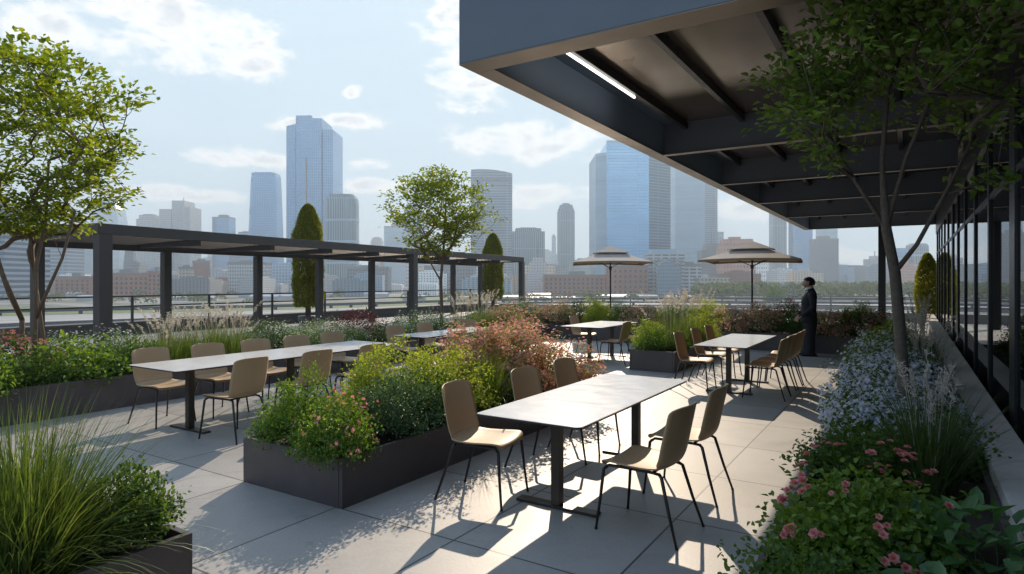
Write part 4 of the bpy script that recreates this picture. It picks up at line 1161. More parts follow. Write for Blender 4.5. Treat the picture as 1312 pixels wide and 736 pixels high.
# ------------------------------------------------------------------ pavilion with deep steel canopy
def pavilion():
    root = empty('glass_pavilion', (.75, 0, 0), 0, 'dark steel and glass pavilion with a deep cantilevered canopy on the right', 'pavilion')
    ox = -.75
    def part(name, x0, x1, y0, y1, z0, z1, mat, bevel=.006, parent=root):
        b = MB(); b.box(x0+ox, x1+ox, y0, y1, z0, z1); return b.build(name, mat, parent, bevel=bevel)
    X0, Y0, Y1, Z = -3.59, 4.70, 27.4, 3.70
    T = 4.80
    part('front_fascia', X0, 5.0, Y0, Y0+.03, Z+.012, T, M['canopy'])
    part('side_fascia', X0, X0+.03, Y0+.032, Y1, Z+.012, T, M['canopy'])
    part('rear_fascia', X0+.032, 5.0, Y1-.03, Y1, Z+.012, T, M['canopy'])
    part('front_flange', X0, 5.0, Y0, Y0+.27, Z, Z+.010, M['flange'], .002)
    part('side_flange', X0, X0+.21, Y0+.273, Y1, Z, Z+.010, M['flange'], .002)
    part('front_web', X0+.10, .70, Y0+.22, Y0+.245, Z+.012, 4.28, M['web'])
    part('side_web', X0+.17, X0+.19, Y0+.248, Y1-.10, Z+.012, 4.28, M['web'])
    beams = [9.9, 13.6, 17.4, 21.8]
    for y in beams + [Y1-.16]:
        b = part('cross_beam', X0+.215, .70, y-.02, y+.02, Z+.012, 4.24, M['beam'])
        part('beam_flange', X0+.215, .70, y-.07, y+.07, Z, Z+.010, M['flange'], .002)
    ys = [Y0+.25] + beams + [Y1-.16]
    xs = [X0+.195, -3.02, -2.15, -1.15, -.15, .70]
    for i in range(len(ys)-1):
        for j in range(len(xs)-1):
            b = MB(); x0, x1, y0, y1 = xs[j]+ox, xs[j+1]+ox, ys[i]+.022, ys[i+1]-.022
            # panels sag a little, as thin sheet does
            nx, ny = 6, 10
            for q in range(ny+1):
                for p in range(nx+1):
                    u, v = p/nx, q/ny
                    b.v.append((x0+(x1-x0)*u, y0+(y1-y0)*v, 4.20 - .018*math.sin(u*PI)*math.sin(v*PI)*(1 + .6*math.sin(i*3+j*5))))
            for q in range(ny):
                for p in range(nx):
                    a = q*(nx+1)+p; b.f.append((a, a+nx+1, a+nx+2, a+1)); b.m.append(0)
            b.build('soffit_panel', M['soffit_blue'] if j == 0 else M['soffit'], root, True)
        for x in xs[1:-1]:
            part('rafter', x-.035, x+.035, ys[i]+.023, ys[i+1]-.023, 4.08, 4.175, M['mullion'], .003)
    part('strip_light', xs[1]-.034, xs[1]-.014, 5.35, 7.75, 4.055, 4.078, M['strip'], .0)
    part('roof_deck', X0+.035, 6.0, Y0+.035, Y1-.035, 4.30, 4.78, M['canopy'])
    part('column', -1.02, -.78, 26.85, 27.09, 0, Z-.002, M['mullion'])
    part('header', .76, .88, -2, Y1, 3.35, 4.24, M['mullion'])
    part('sill', .75, .84, -2, Y1, 0, .10, M['mullion'])
    y = -.5; k = 0
    while y < Y1-.2:
        wide = k % 5 == 4
        part('mullion', (.768), .90 if not wide else 1.0, y-.065 - (.22 if wide else 0), y+.065, .10, 3.35, M['mullion'], .003)
        y2 = min(y + 1.95, Y1-.1)
        part('glass_pane', .790, .802, y+.067, y2-.067 - (.22 if (k+1) % 5 == 4 else 0), .10, 3.35, M['glass'], 0)
        part('transom', .776, .845, y+.067, y2-.067 - (.22 if (k+1) % 5 == 4 else 0), 2.62, 2.68, M['mullion'], .0)
        y += 1.95; k += 1
    part('interior_floor', .9, 7.5, -2, Y1, 0, .05, M['interior'])
    part('interior_wall', 7.5, 7.7, -2, Y1, 0, 4.2, M['interior'])
    part('interior_ceiling', .88, 7.5, -2, Y1, 3.6, 3.64, M['interior'])
    part('gable_wall', 1.05, 7.5, Y1, Y1+.15, 0, 4.2, M['interior'])
    for y in (3, 8, 13, 18, 23): part('interior_partition', 3.4, 7.4, y, y+.15, .06, 3.55, M['interior'])
pavilion()

# ------------------------------------------------------------------ the man
def skinned(name, joints, edges, mat, parent, sub=2, root_i=0):
    me = bpy.data.meshes.new(name)
    me.from_pydata([j[:3] for j in joints], edges, [])
    o = bpy.data.objects.new(name, me); COL.objects.link(o)
    sm = o.modifiers.new('skin', 'SKIN'); sm.use_smooth_shade = True
    for i, j in enumerate(joints):
        r = j[3]; me.skin_vertices[0].data[i].radius = (r if not hasattr(r, '__len__') else r[0], r if not hasattr(r, '__len__') else r[1])
    me.skin_vertices[0].data[root_i].use_root = True
    ss = o.modifiers.new('sub', 'SUBSURF'); ss.levels = sub; ss.render_levels = sub
    dg = bpy.context.evaluated_depsgraph_get(); dg.update()
    ev = o.evaluated_get(dg); m2 = bpy.data.meshes.new_from_object(ev)
    bpy.data.objects.remove(o)
    m2.materials.clear(); m2.materials.append(mat)
    m2.polygons.foreach_set('use_smooth', [True]*len(m2.polygons))
    if parent is None: return m2
    return link(bpy.data.objects.new(name, m2), parent)

def person():
    root = empty('person', (-1.90, 15.30, 0), R(108), 'man in a black suit standing at the far planter looking left', 'person')
    # local: +Y is where he looks, x to his right, 1.72 m tall
    def hand(s, wx, wy, wz):
        """five bent fingers on a palm, curled in front of the body"""
        J = [(wx, wy, wz, .022), (wx - s*.03, wy+.03, wz-.045, (.030, .016)), (wx - s*.05, wy+.05, wz-.075, (.032, .014))]
        Ed = [(0, 1), (1, 2)]
        for k, (off, ln) in enumerate(((-.022, .060), (-.008, .068), (.007, .064), (.021, .05))):
            i = len(J); bx, by, bz = wx - s*.055 + off*.5, wy+.055 + off*.6, wz-.085 + off*.5
            J += [(bx, by, bz, .009), (bx - s*ln*.45, by+.012, bz-ln*.45, .008), (bx - s*ln*.85, by-.005, bz-ln*.6, .0065)]
            Ed += [(2, i), (i, i+1), (i+1, i+2)]
        i = len(J); J += [(wx - s*.045, wy+.015, wz-.035, .010), (wx - s*.075, wy+.012, wz-.045, .008)]; Ed += [(1, i), (i, i+1)]
        return J, Ed
    body = [(0, 0, .93, .12), (0, .0, 1.15, .11), (0, -.01, 1.32, .13), (0, -.015, 1.43, .075), (0, .0, 1.50, .058), (0, .012, 1.56, .060)]
    edges = [(0, 1), (1, 2), (2, 3), (3, 4), (4, 5)]
    for s in (-1, 1):
        i = len(body)
        body += [(s*.10, 0, .86, .085), (s*.105, .01, .50, .052), (s*.11, -.02, .10, .036), (s*.115, .10, .035, .03)]
        edges += [(0, i), (i, i+1), (i+1, i+2), (i+2, i+3)]
        i = len(body)
        body += [(s*.17, -.01, 1.375, .035), (s*.238, -.02, 1.12, .028), (s*.185, .135, .92, .022)]
        edges += [(3, i), (i, i+1), (i+1, i+2)]
        J, Ed = hand(s, s*.160, .17, .885)
        j0 = len(body); edges += [(i+2, j0+1)] + [(a+j0, c_+j0) for a, c_ in Ed if a != 0]
        edges = edges; body += J
        edges += [(i+2, j0)]
    me = skinned('body', body, edges, M['skin'], None, 1)
    bm = bmesh.new(); bm.from_mesh(me)
    # head joined to the neck, then fused into one skin
    h = bmesh.ops.create_uvsphere(bm, u_segments=28, v_segments=20, radius=1)['verts']
    for v in h:
        x, y, z = v.co
        j = 1 - .20*max(0, -z) - .10*max(0, -z)*abs(x)
        v.co = Vector((x*.074*j, y*.093*(1 - .10*max(0, -z)) + (.012 if z < 0 and y > 0 else 0), z*.115))
        p = v.co
        f_ = max(0, y)
        p.y += .020*math.exp(-((x/.18)**2 + ((z+.12)/.16)**2))*f_*1.2      # nose
        p.y -= .010*(math.exp(-(((x-.35)/.18)**2 + ((z-.10)/.12)**2)) + math.exp(-(((x+.35)/.18)**2 + ((z-.10)/.12)**2)))*f_   # eye sockets
        p.y += .007*math.exp(-((x/.35)**2 + ((z+.45)/.10)**2))*f_          # lips
        p.y += .010*math.exp(-((x/.35)**2 + ((z+.85)/.2)**2))*f_           # chin
        v.co = p + Vector((0, .025, 1.615))
    for s in (-1, 1):
        e = bmesh.ops.create_uvsphere(bm, u_segments=10, v_segments=8, radius=1)['verts']
        for v in e: v.co = Vector((v.co.x*.010 + s*.076, v.co.y*.018 + .012, v.co.z*.030 + 1.612))
    n = bmesh.ops.create_cone(bm, cap_ends=True, segments=8, radius1=.016, radius2=.005, depth=.045)['verts']
    for v in n: v.co = Vector((v.co.x, v.co.y + .124 - (v.co.z)*.3, v.co.z + 1.602))
    bm.to_mesh(me); bm.free()
    o = link(bpy.data.objects.new('body', me))
    rm = o.modifiers.new('remesh', 'REMESH'); rm.mode = 'VOXEL'; rm.voxel_size = .0075; rm.use_smooth_shade = True
    dg = bpy.context.evaluated_depsgraph_get(); dg.update()
    m2 = bpy.data.meshes.new_from_object(o.evaluated_get(dg)); bpy.data.objects.remove(o)
    m2.materials.clear(); m2.materials.append(M['skin']); m2.polygons.foreach_set('use_smooth', [True]*len(m2.polygons))
    link(bpy.data.objects.new('body', m2), root)
    # clothes follow the body a little outside it
    def ell(z, rx, ry, yo=0, n=24, xo=0): return [(xo + rx*math.cos(2*PI*k/n), yo + ry*math.sin(2*PI*k/n), z) for k in range(n)]
    def fused(name, b, mat, vox=.010):
        me_ = b.mesh(name, mat, True); o_ = link(bpy.data.objects.new(name, me_)); rm_ = o_.modifiers.new('r', 'REMESH'); rm_.mode = 'VOXEL'; rm_.voxel_size = vox; rm_.use_smooth_shade = True
        sm_ = o_.modifiers.new('s', 'SMOOTH'); sm_.iterations = 4; sm_.factor = .5
        dg_ = bpy.context.evaluated_depsgraph_get(); dg_.update(); m_ = bpy.data.meshes.new_from_object(o_.evaluated_get(dg_)); bpy.data.objects.remove(o_)
        m_.materials.clear(); m_.materials.append(mat); m_.polygons.foreach_set('use_smooth', [True]*len(m_.polygons)); return link(bpy.data.objects.new(name, m_), root)
    root.scale = (1.12, 1.18, 1.0)
    b = MB()
    b.loft([ell(.74, .170, .135, .01), ell(.80, .178, .142, .01), ell(.92, .170, .136, .01), ell(1.05, .158, .126, .012), ell(1.20, .180, .135, .012), ell(1.32, .200, .125, .0), ell(1.40, .182, .105, -.01), ell(1.450, .120, .085, -.012), ell(1.495, .068, .070, -.006), ell(1.52, .060, .064, -.004)])
    for s in (-1, 1):
        b.tube([(s*.150, -.005, 1.385), (s*.198, -.01, 1.355), (s*.225, -.02, 1.24), (s*.240, -.02, 1.10), (s*.225, .06, .99), (s*.185, .14, .915), (s*.165, .165, .895)], [.055, .068, .064, .058, .054, .046, .042], 16)
    fused('jacket', b, M['suit'])
    b = MB(); b.loft([ell(.70, .155, .125), ell(.80, .165, .13), ell(.92, .15, .12)])
    for s in (-1, 1): b.loft([ell(.045, .066, .088, .015, 20, s*.108), ell(.12, .064, .080, .0, 20, s*.107), ell(.45, .070, .084, .005, 20, s*.100), ell(.70, .084, .110, .0, 20, s*.088), ell(.80, .080, .11, .0, 20, s*.085)])
    fused('trousers', b, M['suit'])
    for s in (-1, 1):
        b = MB(); rings = []
        for yy, wd, hh in ((-.10, .030, .055), (-.07, .042, .09), (0, .044, .09), (.08, .048, .06), (.15, .045, .045), (.185, .025, .025)):
            rings.append([(s*.112 + wd*math.cos(a), yy, .004 + hh*.5 + hh*.5*math.sin(a)) for a in [2*PI*k/12 for k in range(12)]])
        b.loft(rings); b.build('shoe', M['shoe'], root, True)
    b = MB()
    rings = []
    for z, r, y in ((1.48, .070, .006), (1.515, .066, .004), (1.540, .062, .004)):
        rings.append([(r*math.cos(a), y + r*1.08*math.sin(a), z - .018*math.sin(a)) for a in [2*PI*k/20 for k in range(20)]])
    b.loft(rings, cap=False); b.build('shirt_collar', M['shirt'], root, True)
    # short black hair
    me = bpy.data.meshes.new('hair'); bm = bmesh.new()
    bmesh.ops.create_icosphere(bm, subdivisions=4, radius=1)
    rs = random.Random(3)
    for v in bm.verts:
        x, y, z = v.co
        v.co = Vector((x*.090, y*.110 - .008, z*.122)) * (1 + .02*math.sin(x*23+z*17)*math.sin(y*19)) + Vector((0, .020, 1.634))
    kill = [v for v in bm.verts if (v.co.y > .085 and v.co.z < 1.69) or v.co.z < 1.565 or (v.co.y > .035 and v.co.z < 1.655)]
    bmesh.ops.delete(bm, geom=kill, context='VERTS')
    for f_ in bm.faces: f_.smooth = True
    bm.to_mesh(me); bm.free(); me.materials.append(M['hair'])
    o = link(bpy.data.objects.new('hair', me), root)
    so_ = o.modifiers.new('thick', 'SOLIDIFY'); so_.thickness = .016; so_.offset = -1
person()

# ------------------------------------------------------------------ the city around
def ground_mat():
    m, nt, out = new_mat('city_ground'); b = bsdf(nt, out, (.2, .2, .2), .9)
    tc = N(nt, 'ShaderNodeTexCoord')
    mp = N(nt, 'ShaderNodeMapping'); mp.inputs['Rotation'].default_value = (0, 0, R(-25)); mp.inputs['Scale'].default_value = (.006, .05, 1)
    nt.links.new(tc.outputs['Object'], mp.inputs[0])
    n1 = N(nt, 'ShaderNodeTexNoise', Scale=1., Detail=6.); nt.links.new(mp.outputs[0], n1.inputs['Vector'])
    n2 = N(nt, 'ShaderNodeTexNoise', Scale=.02, Detail=6.); nt.links.new(tc.outputs['Object'], n2.inputs['Vector'])
    r = ramp(nt, [(.3, (.07, .075, .07)), (.42, (.16, .155, .145)), (.5, (.075, .095, .05)), (.58, (.27, .26, .25)), (.7, (.11, .11, .105))])
    ad = N(nt, 'ShaderNodeMath', operation='MULTIPLY_ADD'); ad.inputs[1].default_value = .5; nt.links.new(n2.outputs['Fac'], ad.inputs[0]); 
    h = N(nt, 'ShaderNodeMath', operation='MULTIPLY'); h.inputs[1].default_value = .55; nt.links.new(n1.outputs['Fac'], h.inputs[0]); nt.links.new(h.outputs[0], ad.inputs[2])
    nt.links.new(ad.outputs[0], r.inputs[0]); nt.links.new(r.outputs[0], b.inputs['Base Color'])
    return m
GZ = -12.0
b = MB(); S_ = 3200; b.v = [(-S_, -S_, GZ), (S_, -S_, GZ), (S_, S_, GZ), (-S_, S_, GZ)]; b.f = [(0, 1, 2, 3)]; b.m = [0]
struct('ground', b, ground_mat())
grass_far = surface('far_grass', (.11, .16, .035), .95, 0, .35, .05)
for k, poly in enumerate(([(-420, 75), (-300, 60), (-205, 250), (-250, 300)], [(-330, 330), (-240, 290), (-230, 400), (-320, 500)])):
    b = MB(); b.v = [(x, y, GZ+.05+k*.02) for x, y in poly]; b.f = [(0, 1, 2, 3)]; b.m = [0]
    struct('grass_field', b, grass_far)
asphalt = surface('pale_road', (.30, .295, .285), .85, 0, .12, .05)
# the raised road that sweeps round the terrace
near = [(-118, -60), (-117, 0), (-116, 38), (-106, 80), (-105, 106), (-103, 155), (-75, 190), (-13, 219), (90, 240), (260, 262)]
far_ = [(-176, -60), (-172, 0), (-168, 55), (-142, 106), (-134, 135), (-121, 184), (-85, 226), (-17, 262), (95, 288), (260, 312)]
def curve_pts(p, k=8):
    out = []
    for i in range(len(p)-1):
        p0, p1, p2, p3 = [Vector((*p[min(max(j, 0), len(p)-1)], 0)) for j in (i-1, i, i+1, i+2)]
        for s in range(k):
            u = s/k; out.append(.5*((2*p1) + (-p0+p2)*u + (2*p0-5*p1+4*p2-p3)*u*u + (-p0+3*p1-3*p2+p3)*u**3))
    out.append(Vector((*p[-1], 0))); return out
na, fa = curve_pts(near), curve_pts(far_)
b = MB(); RZ = -6.0
for p, q in zip(na, fa):
    b.v += [(p.x, p.y, RZ), (q.x, q.y, RZ), (q.x, q.y, RZ-1.2), (p.x, p.y, RZ-1.2)]
for i in range(len(na)-1):
    for j in range(4):
        a, c_ = i*4+j, i*4+(j+1) % 4; b.f.append((a, c_, c_+4, a+4)); b.m.append(0)
struct('raised_road', b, asphalt)
b = MB()
for i in range(len(na)):
    for t in (.33, .335, .66, .665): pass
for t, wd in ((.30, .004), (.5, .006), (.7, .004)):
    base = len(b.v)
    for p, q in zip(na, fa):
        u, v = p.lerp(q, t-wd), p.lerp(q, t+wd); b.v += [(u.x, u.y, RZ+.01), (v.x, v.y, RZ+.01)]
    for i in range(len(na)-1): a = base+i*2; b.f.append((a, a+1, a+3, a+2)); b.m.append(0)
struct('road_marking', b, surface('road_paint', (.7, .7, .68), .7))
def barrier(line, label, h, mat, off=0):
    root = empty('crash_barrier', tuple(line[0]), 0, label, 'crash barrier'); o0 = Vector(line[0])
    b = MB(); rings = []
    for i, p in enumerate(line):
        t = (line[min(i+1, len(line)-1)] - line[max(i-1, 0)]).normalized(); s = Vector((-t.y, t.x, 0))
        c = p - o0
        rings.append([tuple(c + s*.5 + Vector((0, 0, RZ+h*.45))), tuple(c - s*.5 + Vector((0, 0, RZ+h*.45))), tuple(c - s*.35 + Vector((0, 0, RZ+h))), tuple(c + s*.35 + Vector((0, 0, RZ+h)))])
    b.loft(rings); b.build('beam', mat, root)
    for i in range(0, len(line), 2):
        c = line[i] - o0; b = MB(); b.box(c.x-.3, c.x+.3, c.y-.3, c.y+.3, RZ-.02, RZ+h*.46); b.build('post', mat, root)
barrier(na, 'dark crash barrier on the near edge of the raised road', 1.2, surface('barrier_dark', (.12, .12, .12), .7))
barrier(fa, 'dark crash barrier on the far edge of the raised road', 1.4, surface('barrier_dark_far', (.10, .10, .10), .7))
pier_m = M['concrete']
for i in range(2, len(na)-1, 5):
    c = na[i].lerp(fa[i], .5); b = MB(); b.box(-1.5, 1.5, -1.5, 1.5, 0, 4.75)
    tag(b.build('bridge_pier', pier_m, loc=(c.x, c.y, GZ)), 'square concrete pier carrying the raised road', 'bridge pier', 'piers under the raised road')

FM = {
 'g_dark': facade('dark_banded_glass', (.08, .14, .22), (.28, .34, .40), 3.8, 60., .9, .5, .2),
 'g_dark2': facade('dark_office_facade', (.10, .13, .16), (.24, .25, .27), 3.8, 3., .7, .3, .3),
 'g_blue': facade('blue_glass', (.22, .40, .62), (.18, .32, .50), 4., 3., .25, .8, .12, .08),
 'g_sky': facade('mirrored_blue_glass', (.34, .60, .86), (.26, .46, .68), 4., 40., .22, .85, .08, .06),
 'g_pale': facade('pale_glass', (.38, .52, .62), (.42, .53, .61), 4., 60., .5, .4, .42, .1),
 'g_grey': facade('grey_glass', (.22, .29, .36), (.32, .37, .42), 4., 60., .7, .45, .2),
 'g_rib': facade('ribbed_facade', (.14, .24, .30), (.34, .38, .40), 60., 3., .6, .5, .25, .15),
 'stone': facade('stone_facade', (.14, .17, .20), (.62, .60, .58), 3.6, 2.6, .75, .2, .4),
 'white': facade('white_stone_facade', (.12, .13, .14), (.62, .60, .57), 3.4, 3.4, 1.1, .2, .4),
 'balc': facade('balcony_facade', (.12, .15, .18), (.60, .62, .64), 3.2, 7., .75, .2, .4),
 'beige': facade('beige_facade', (.13, .13, .13), (.66, .54, .42), 3.2, 3.2, .95, .2, .5),
 'brick': facade('red_brick_facade', (.44, .19, .13), (.38, .16, .11), .4, 1.2, .06, 0, .9),
 'brick2': facade('orange_brick_facade', (.52, .20, .11), (.44, .16, .09), .4, 1.2, .06, 0, .9),
}
roof_m = surface('roof_grey', (.25, .25, .25), .9, 0, .2, .05)
copper = surface('copper_mast', (.42, .20, .12), .5, .3)
window_m = surface('far_window', (.05, .06, .07), .25)

def ngon(w, d, kind):
    if kind == 'rect': return [(-w/2, -d/2), (w/2, -d/2), (w/2, d/2), (-w/2, d/2)]
    if kind == 'chamfer':
        c = .16*min(w, d); return [(-w/2+c, -d/2), (w/2-c, -d/2), (w/2, -d/2+c), (w/2, d/2-c), (w/2-c, d/2), (-w/2+c, d/2), (-w/2, d/2-c), (-w/2, -d/2+c)]
    if kind == 'round':
        n = 28; return [(w/2*math.copysign(abs(math.cos(a))**.55, math.cos(a)), d/2*math.copysign(abs(math.sin(a))**.55, math.sin(a))) for a in [2*PI*k/n for k in range(n)]]

def shaft(root, name, mat, poly, levels):
    """levels: (z, scale) or (z, scale, tilt) - tilt lowers the left side of the top"""
    b = MB(); rings = []
    W = max(abs(x) for x, y in poly)
    for lv in levels:
        z, s = lv[:2]; t = lv[2] if len(lv) > 2 else 0
        rings.append([(x*s, y*s, z - t*(.5 - .5*x/W)) for x, y in poly])
    b.loft(rings); return b.build(name, mat, root)

def city_building(name, label, X, Y, w, d, H, shape, mat):
    a = math.atan2(X, Y)                      # faces the terrace, give or take
    turn = {'big': 0.0, 'brick': .0}.get(shape, random.uniform(-.05, .05))
    root = empty(name, (X, Y, GZ), R(32.536) + turn, label, 'building')
    m = FM[mat]; P = lambda k='rect', s=1.: ngon(w*s, d*s, k)
    def slab(nm, x0, x1, y0, y1, z0, z1, mt, bevel=0): b = MB(); b.box(x0, x1, y0, y1, z0, z1); return b.build(nm, mt, root, bevel=bevel)
    if shape == 'box':
        shaft(root, 'shaft', m, P(), [(0, 1), (H-2.5, 1)]); slab('roof_parapet', -w/2-.3, w/2+.3, -d/2-.3, d/2+.3, H-2.5, H, roof_m)
        slab('plant_room', -w*.25, w*.2, -d*.2, d*.3, H, H+min(5, H*.06), roof_m)
    elif shape == 'setback':
        shaft(root, 'shaft', m, P(), [(0, 1), (H*.93, 1)]); shaft(root, 'upper_storeys', m, P(s=.8), [(H*.93+.02, 1), (H*.985, 1)]); slab('plant_room', -w*.25, w*.25, -d*.25, d*.25, H*.985+.02, H, roof_m)
    elif shape == 'stepped':
        slab('left_wing', -w/2, -w*.12, -d/2, d/2, 0, H*.90, m); slab('shaft', -w*.12+.2, w*.30, -d*.45, d*.45, 0, H, m); slab('right_wing', w*.30+.2, w/2, -d/2, d/2, 0, H*.93, m)
        slab('spire', w*.10-.6, w*.10+.6, -.6, .6, H, H+9, roof_m); slab('low_block', -w*.55, -w*.05, -d*.75, -d*.5-.1, 0, H*.72, m)
    elif shape == 'taper':
        shaft(root, 'shaft', m, P('chamfer'), [(0, 1), (H*.6, .94), (H*.9, .72), (H, .42)])
    elif shape == 'taperround':
        shaft(root, 'shaft', m, P('chamfer'), [(0, 1.0), (H*.5, .93), (H*.90, .83), (H*.97, .80), (H, .72)])
        slab('crown_screen', -w*.36, w*.36, -d*.36, d*.36, H*.97, H-.5, FM['g_pale'])
    elif shape == 'notch':
        slab('centre_shaft', -w*.29, w*.26, -d/2-1.5, d/2, 0, H, m)
        b = MB(); b.add([(-w/2, -d/2, 0), (-w*.29-.3, -d/2, 0), (-w*.29-.3, d/2, 0), (-w/2, d/2, 0), (-w/2, -d/2, H*.955), (-w*.29-.3, -d/2, H*.97), (-w*.29-.3, d/2, H*.97), (-w/2, d/2, H*.955)],
                        [(3, 2, 1, 0), (4, 5, 6, 7), (0, 1, 5, 4), (1, 2, 6, 5), (2, 3, 7, 6), (3, 0, 4, 7)]); b.build('left_wing', m, root)
        slab('right_wing', w*.26+.3, w/2, -d/2, d/2, 0, H*.935, m)
        slab('facade_strip', w*.255, w*.27, -d/2-1.9, -d/2-1.5, 0, H*.96, FM['g_dark2']); slab('facade_strip', -w*.30, -w*.29, -d/2-1.9, -d/2-1.5, 0, H*.96, FM['g_dark2'])  # two narrow dark strips standing proud of the centre shaft
        slab('mast', -w*.06-.55, -w*.06+.55, -d/2-3.0, -d/2-1.9, H*.25, H*.77, copper)
        slab('crown_screen', -w*.29, w*.05, -d/2-1.5, -d/2+2, H, H+4, m)
    elif shape == 'round':
        shaft(root, 'shaft', m, P('round'), [(0, 1), (H*.90, 1), (H*.96, .96), (H*.985, .88)]); shaft(root, 'crown', roof_m, P('round', .8), [(H*.985+.02, 1), (H, .96)])
        for k in range(3): shaft(root, 'floor_band', FM['g_pale'], P('round', 1.02), [(H*(.28+.22*k), 1), (H*(.28+.22*k)+3, 1)])
    elif shape == 'chamfer':
        shaft(root, 'shaft', m, P('chamfer'), [(0, 1), (H*.92, 1), (H, .72)]); slab('plant_room', -w*.2, w*.2, -d*.2, d*.2, H, H+3, roof_m)
    elif shape == 'curvetop':
        n = 14; b = MB(); front = [(-w/2 + w*i/n, H - (H*.035)*((i/n - .25)/.75)**2) for i in range(n+1)]
        poly = [(-w/2, 0)] + front + [(w/2, 0)]
        b.v = [(x, -d/2, z) for x, z in poly] + [(x, d/2, z) for x, z in poly]; q = len(poly)
        b.f = [tuple(range(q)), tuple(range(q, 2*q))[::-1]] + [(i, i+q, (i+1) % q + q, (i+1) % q) for i in range(q)]; b.m = [0]*len(b.f)
        b.build('shaft', m, root)
        slab('facade_strip', -w*.18, -w*.165, -d/2-.8, -d/2-.02, 0, H*.93, FM['g_pale']); slab('crown_band', -w*.42, w*.46, -d/2-.8, -d/2-.02, H*.90, H*.925, FM['g_dark2'])  # narrow pale strip and dark crown band, both proud of the front
    elif shape == 'antenna':
        shaft(root, 'shaft', m, P(), [(0, 1), (H*.86, 1)]); shaft(root, 'upper_storeys', m, P(s=.62), [(H*.86+.02, 1), (H, 1)])
        b = MB(); b.tube([(0, 0, H), (0, 0, H+10), (0, 0, H+26)], [1.6, .8, .25], 6); b.build('antenna', FM['g_dark2'], root)
    elif shape == 'big':
        # left chamfered wing, mirrored centre, darker banded right face turned away
        b = MB(); x0, x1, x2, x3 = -w*.5, -w*.375, w*.17, w*.5
        b.prism([(x1, -d/2), (x2, -d/2), (x2, d/2), (x1, d/2)], 0, H); b.build('centre_shaft', m, root)
        b = MB(); b.prism([(x0, -d/2+w*.10), (x1-.2, -d/2), (x1-.2, d/2), (x0, d/2)], 0, H*.935); b.build('left_wing', FM['g_pale'], root)
        b = MB(); b.prism([(x2+.2, -d/2), (x3, -d/2+w*.22), (x3, d/2), (x2+.2, d/2)], 0, H*.995); b.build('right_wing', FM['g_rib2'], root)
        for k in range(16): 
            z = H*(.12+.045*k); b = MB(); b.prism([(x2+.4, -d/2-.5), (x3+.3, -d/2+w*.22-.5), (x3+.3, -d/2+w*.22+1), (x2+.4, -d/2+1)], z, z+1.6); b.build('floor_band', FM['g_rib2'], root)
        slab('crown_screen', x1, x2, -d/2, -d/2+2, H, H+3, FM['g_pale'])
    elif shape == 'balcony':
        shaft(root, 'shaft', m, P(), [(0, 1), (H-3, 1)]); slab('roof_parapet', -w/2-.3, w/2+.3, -d/2-.3, d/2+.3, H-3, H-2, FM['white']); slab('penthouse', -w*.4, w*.3, -d*.3, d*.3, H-2, H+2, FM['g_pale'])
        k = int((H-6)/3.2)
        for i in range(k):
            z = 3.5 + i*3.2
            for x0, x1 in ((-.48, -.06), (.02, .46)): slab('balcony', w*x0, w*x1, -d/2-1.6, -d/2-.02, z, z+.9, FM['white'])
    elif shape in ('brick', 'beige'):
        wl = slab('wall', -w/2, w/2, -d/2, d/2, 0, H-1.2, m); slab('roof_parapet', -w/2-.4, w/2+.4, -d/2-.4, d/2+.4, H-1.2, H, roof_m if shape == 'brick' else m)
        if shape == 'brick':
            nx = max(3, min(16, int(w/4))); nz = max(2, min(5, int(H/4.4)))
            wm = None
            for j in range(nz):
                for i in range(nx):
                    x = -w/2 + w*(i+.5)/nx; z = 2.0 + (H-4.5)*(j+.15)/nz
                    if wm is None:
                        b = MB(); b.box(-.85, .85, -.12, .12, 0, 2.2); wm = b.mesh('warehouse_window', window_m)
                    o = link(bpy.data.objects.new('window', wm), wl); o.location = (x, -d/2-.05, z)
        slab('plant_room', -w*.1, w*.15, -d*.2, d*.2, H, H+3, roof_m)
    return root
FM['g_rib2'] = facade('banded_dark_glass', (.10, .17, .23), (.26, .31, .35), 4., 60., .7, .55, .15, .25)
